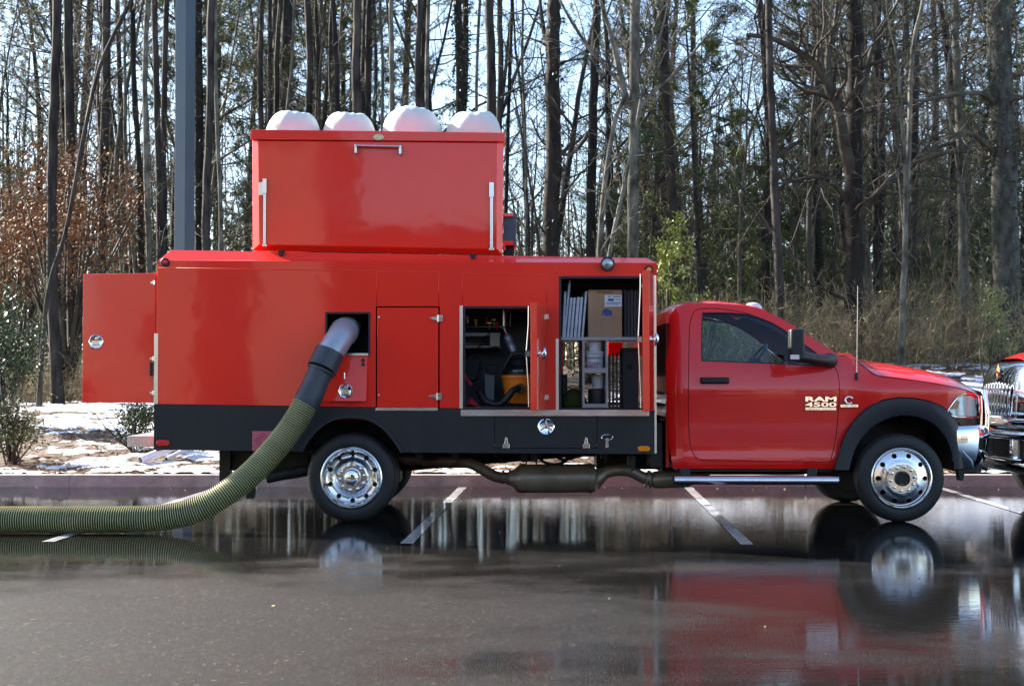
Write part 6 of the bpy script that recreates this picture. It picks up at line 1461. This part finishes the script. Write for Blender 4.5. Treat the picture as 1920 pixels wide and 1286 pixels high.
for i in range(10):
    y = ym - .37 + .74 * i / 9; u = abs(y - ym) / gw; b_ = .10 * u ** 3
    q = MB(); q.tube([Vector((X2 + .012 + b_, y, zG0 + .10)), Vector((X2 - .026 + b_, y, zG0 + .16)), Vector((X2 - .006 + b_, y, zG0 + .40)), Vector((X2 + .012 + b_, y, zG1 - .20 - .05 * u)), Vector((X2 + .045 + b_, y, zG1 - .16 - .05 * u))], .009, 6); q.build('grille_bar', M_CHROME, t, smooth=60)
q = MB()
for y in np.linspace(ym - .33, ym + .33, 9):
    u = abs(y - ym) / gw; b_ = .10 * u ** 3; q.add([Vector((X2 - .0165 + b_, y - .024, zG0 + .14)), Vector((X2 - .0165 + b_, y + .024, zG0 + .14)), Vector((X2 + .0 + b_, y + .024, zG1 - .21)), Vector((X2 + .0 + b_, y - .024, zG1 - .21))], [(0, 1, 2, 3)])
q.build('grille_slots', M_BLACK, t, smooth=0)['kind'] = 'stuff'
q = MB(); q.tube(spline([Vector((X2 - .02 + .10 * (abs(y - ym) / gw) ** 3, y, zG0 + .40 - .0 * y)) for y in np.linspace(ym - .38, ym + .38, 9)], 3), .012, 8); q.build('grille_crossbar', M_CHROME, t, smooth=60)
q = MB(); zc = zG1 - .055; q.add([Vector((X2 + .028, ym, zc + .055)), Vector((X2 + .022, ym + .05, zc - .02)), Vector((X2 + .012, ym, zc - .085)), Vector((X2 + .022, ym - .05, zc - .02)), Vector((X2 + .005, ym, zc - .02))], [(0, 1, 4), (1, 2, 4), (2, 3, 4), (3, 0, 4)]); q.build('orange_emblem', M_AMBER, t, smooth=0)
q = MB(); q.box((X2 + .018, ym, zc - .02), (.03, .15, .022), rx=.5); q.build('emblem_bar', M_BLACK, t, smooth=0)
# hood, fenders, cab, bumper
def hoodsec(x_z):
    pass
q = MB(); vs_ = []; hst = [(X2 + .16, 1.555, .56), (X2 + .35, 1.62, .62), (X2 + .7, 1.68, .70), (X2 + 1.2, 1.74, .78), (X2 + 1.7, 1.80, .84)]
for (x, z, hw) in hst:
    for j in range(17):
        u = -1 + 2 * j / 16; vs_.append(Vector((x, ym + u * hw, z - .16 * abs(u) ** 4 - (.42 if abs(u) == 1 else 0))))
q.add(vs_, [(i * 17 + j, i * 17 + j + 1, (i + 1) * 17 + j + 1, (i + 1) * 17 + j) for i in range(4) for j in range(16)]); q.build('hood', M_CABRED, t, smooth=60)
for sg in (-1, 1):
    yo = ym + sg * 1.13; yi_ = ym + sg * .62
    q = MB(); fs_ = [(X2 + .30, .70), (X2 + .20, .85), (X2 + .22, 1.12), (X2 + .42, 1.24), (X2 + .9, 1.30), (X2 + 1.6, 1.28), (X2 + 1.7, .95), (X2 + 1.55, .70), (X2 + 1.40, .95), (X2 + 1.15, 1.07), (X2 + .85, 1.08), (X2 + .58, .96), (X2 + .42, .70)]
    q.prism(fs_, min(yo, yi_), max(yo, yi_)); q.build('fender', M_CABRED, t, smooth=40, bevel=.05)
    q = MB(); q.box((X2 + .205, ym + sg * .86, 1.0), (.06, .30, .20)); hd = q.build('headlight', M_CHROME, t, smooth=30, bevel=.03)
    q = MB(); q.box((X2 + .170, ym + sg * .86, 1.0), (.02, .26, .16)); q.build('lens', M_GLASSC, hd, smooth=30, bevel=.006)
    q = MB(); tyre_mesh(q, X2 + .99, .485, ym + sg * 1.12, .26, .48, .29, -sg); wh = q.build('wheel', M_RUBBER, t, smooth=35)
    q = MB(); q.lathe([(.0, ym + sg * 1.05), (.12, ym + sg * 1.05), (.29, ym + sg * 1.08), (.29, ym + sg * .9)], (X2 + .99, 0, .485), 'y', 28); q.build('rim', M_POL, wh, smooth=35)
    q = MB(); q.box((X2 + 1.55, ym + sg * 1.25, 2.0), (.12, .22, .42)); q.tube([Vector((X2 + 1.6, ym + sg * 1.2, 1.8)), Vector((X2 + 1.8, ym + sg * 1.0, 1.75))], .025, 8); q.build('mirror', M_BLACK, t, smooth=30, bevel=.03)
q = MB(); q.prism([(X2 + 1.7, .62), (X2 + 1.7, 1.78), (X2 + 2.1, 2.50), (X2 + 2.3, 2.58), (X2 + 3.5, 2.58), (X2 + 3.55, .62)], ym - 1.0, ym + 1.0); q.build('cab', M_CABRED, t, smooth=30, bevel=.05)
q = MB(); q.add([Vector((X2 + 1.715, ym - .85, 1.86)), Vector((X2 + 1.715, ym + .85, 1.86)), Vector((X2 + 2.04, ym + .8, 2.43)), Vector((X2 + 2.04, ym - .8, 2.43))], [(0, 1, 2, 3)]); q.build('windshield', M_DGLASS, t, smooth=0)
for sg in (-1, 1):
    q = MB(); q.add([Vector((X2 + 1.95, ym + sg * 1.006, 1.72)), Vector((X2 + 3.2, ym + sg * 1.006, 1.72)), Vector((X2 + 3.2, ym + sg * 1.006, 2.4)), Vector((X2 + 2.3, ym + sg * 1.006, 2.4))], [(0, 1, 2, 3)]); q.build('window', M_DGLASS, t, smooth=0)
q = MB(); q.bb(X2 + .5, X2 + 6, ym - .45, ym + .45, .6, .85); q.build('chassis', M_DARKMET, t, smooth=0)
def bump2(y):
    b_ = bow(y, .20) + .5 * max(0, abs(y - ym) - .95); x = X2 - .16 + b_
    return [Vector((x + .14, y, .835)), Vector((x + .03, y, .83)), Vector((x, y, .805)), Vector((x + .004, y, .765)), Vector((x + .018, y, .755))]
ys = np.linspace(ym - 1.15, ym + 1.15, 25); ring_sweep(bump2, ys, 'bumper', M_CHROME)
def bump3(y):
    b_ = bow(y, .20) + .5 * max(0, abs(y - ym) - .95); x = X2 - .15 + b_
    return [Vector((x + .02, y, .565)), Vector((x - .002, y, .56)), Vector((x - .008, y, .53)), Vector((x + .01, y, .46)), Vector((x + .06, y, .425)), Vector((x + .12, y, .42))]
ring_sweep(bump3, ys, 'lower_bumper', M_CHROME)
def bump4(y):
    x = X2 - .06 + bow(y, .20) + .5 * max(0, abs(y - ym) - .95); return [Vector((x, y, .765)), Vector((x, y, .56))]
ring_sweep(bump4, ys, 'bumper_recess', M_BLACK)
for dy in (-.62, -.05, .30, .72):
    q = MB(); x = X2 - .15 + bow(ym + dy, .20); q.box((x + .05, ym + dy, .66), (.09, .07, .20)); q.build('bumper_post', M_CHROME, t, smooth=30, bevel=.012)
q = MB(); q.bb(X2 + .05, X2 + .3, ym - .8, ym + .8, .56, .80); q.build('radiator_skirt', M_BLACK, t, smooth=0)
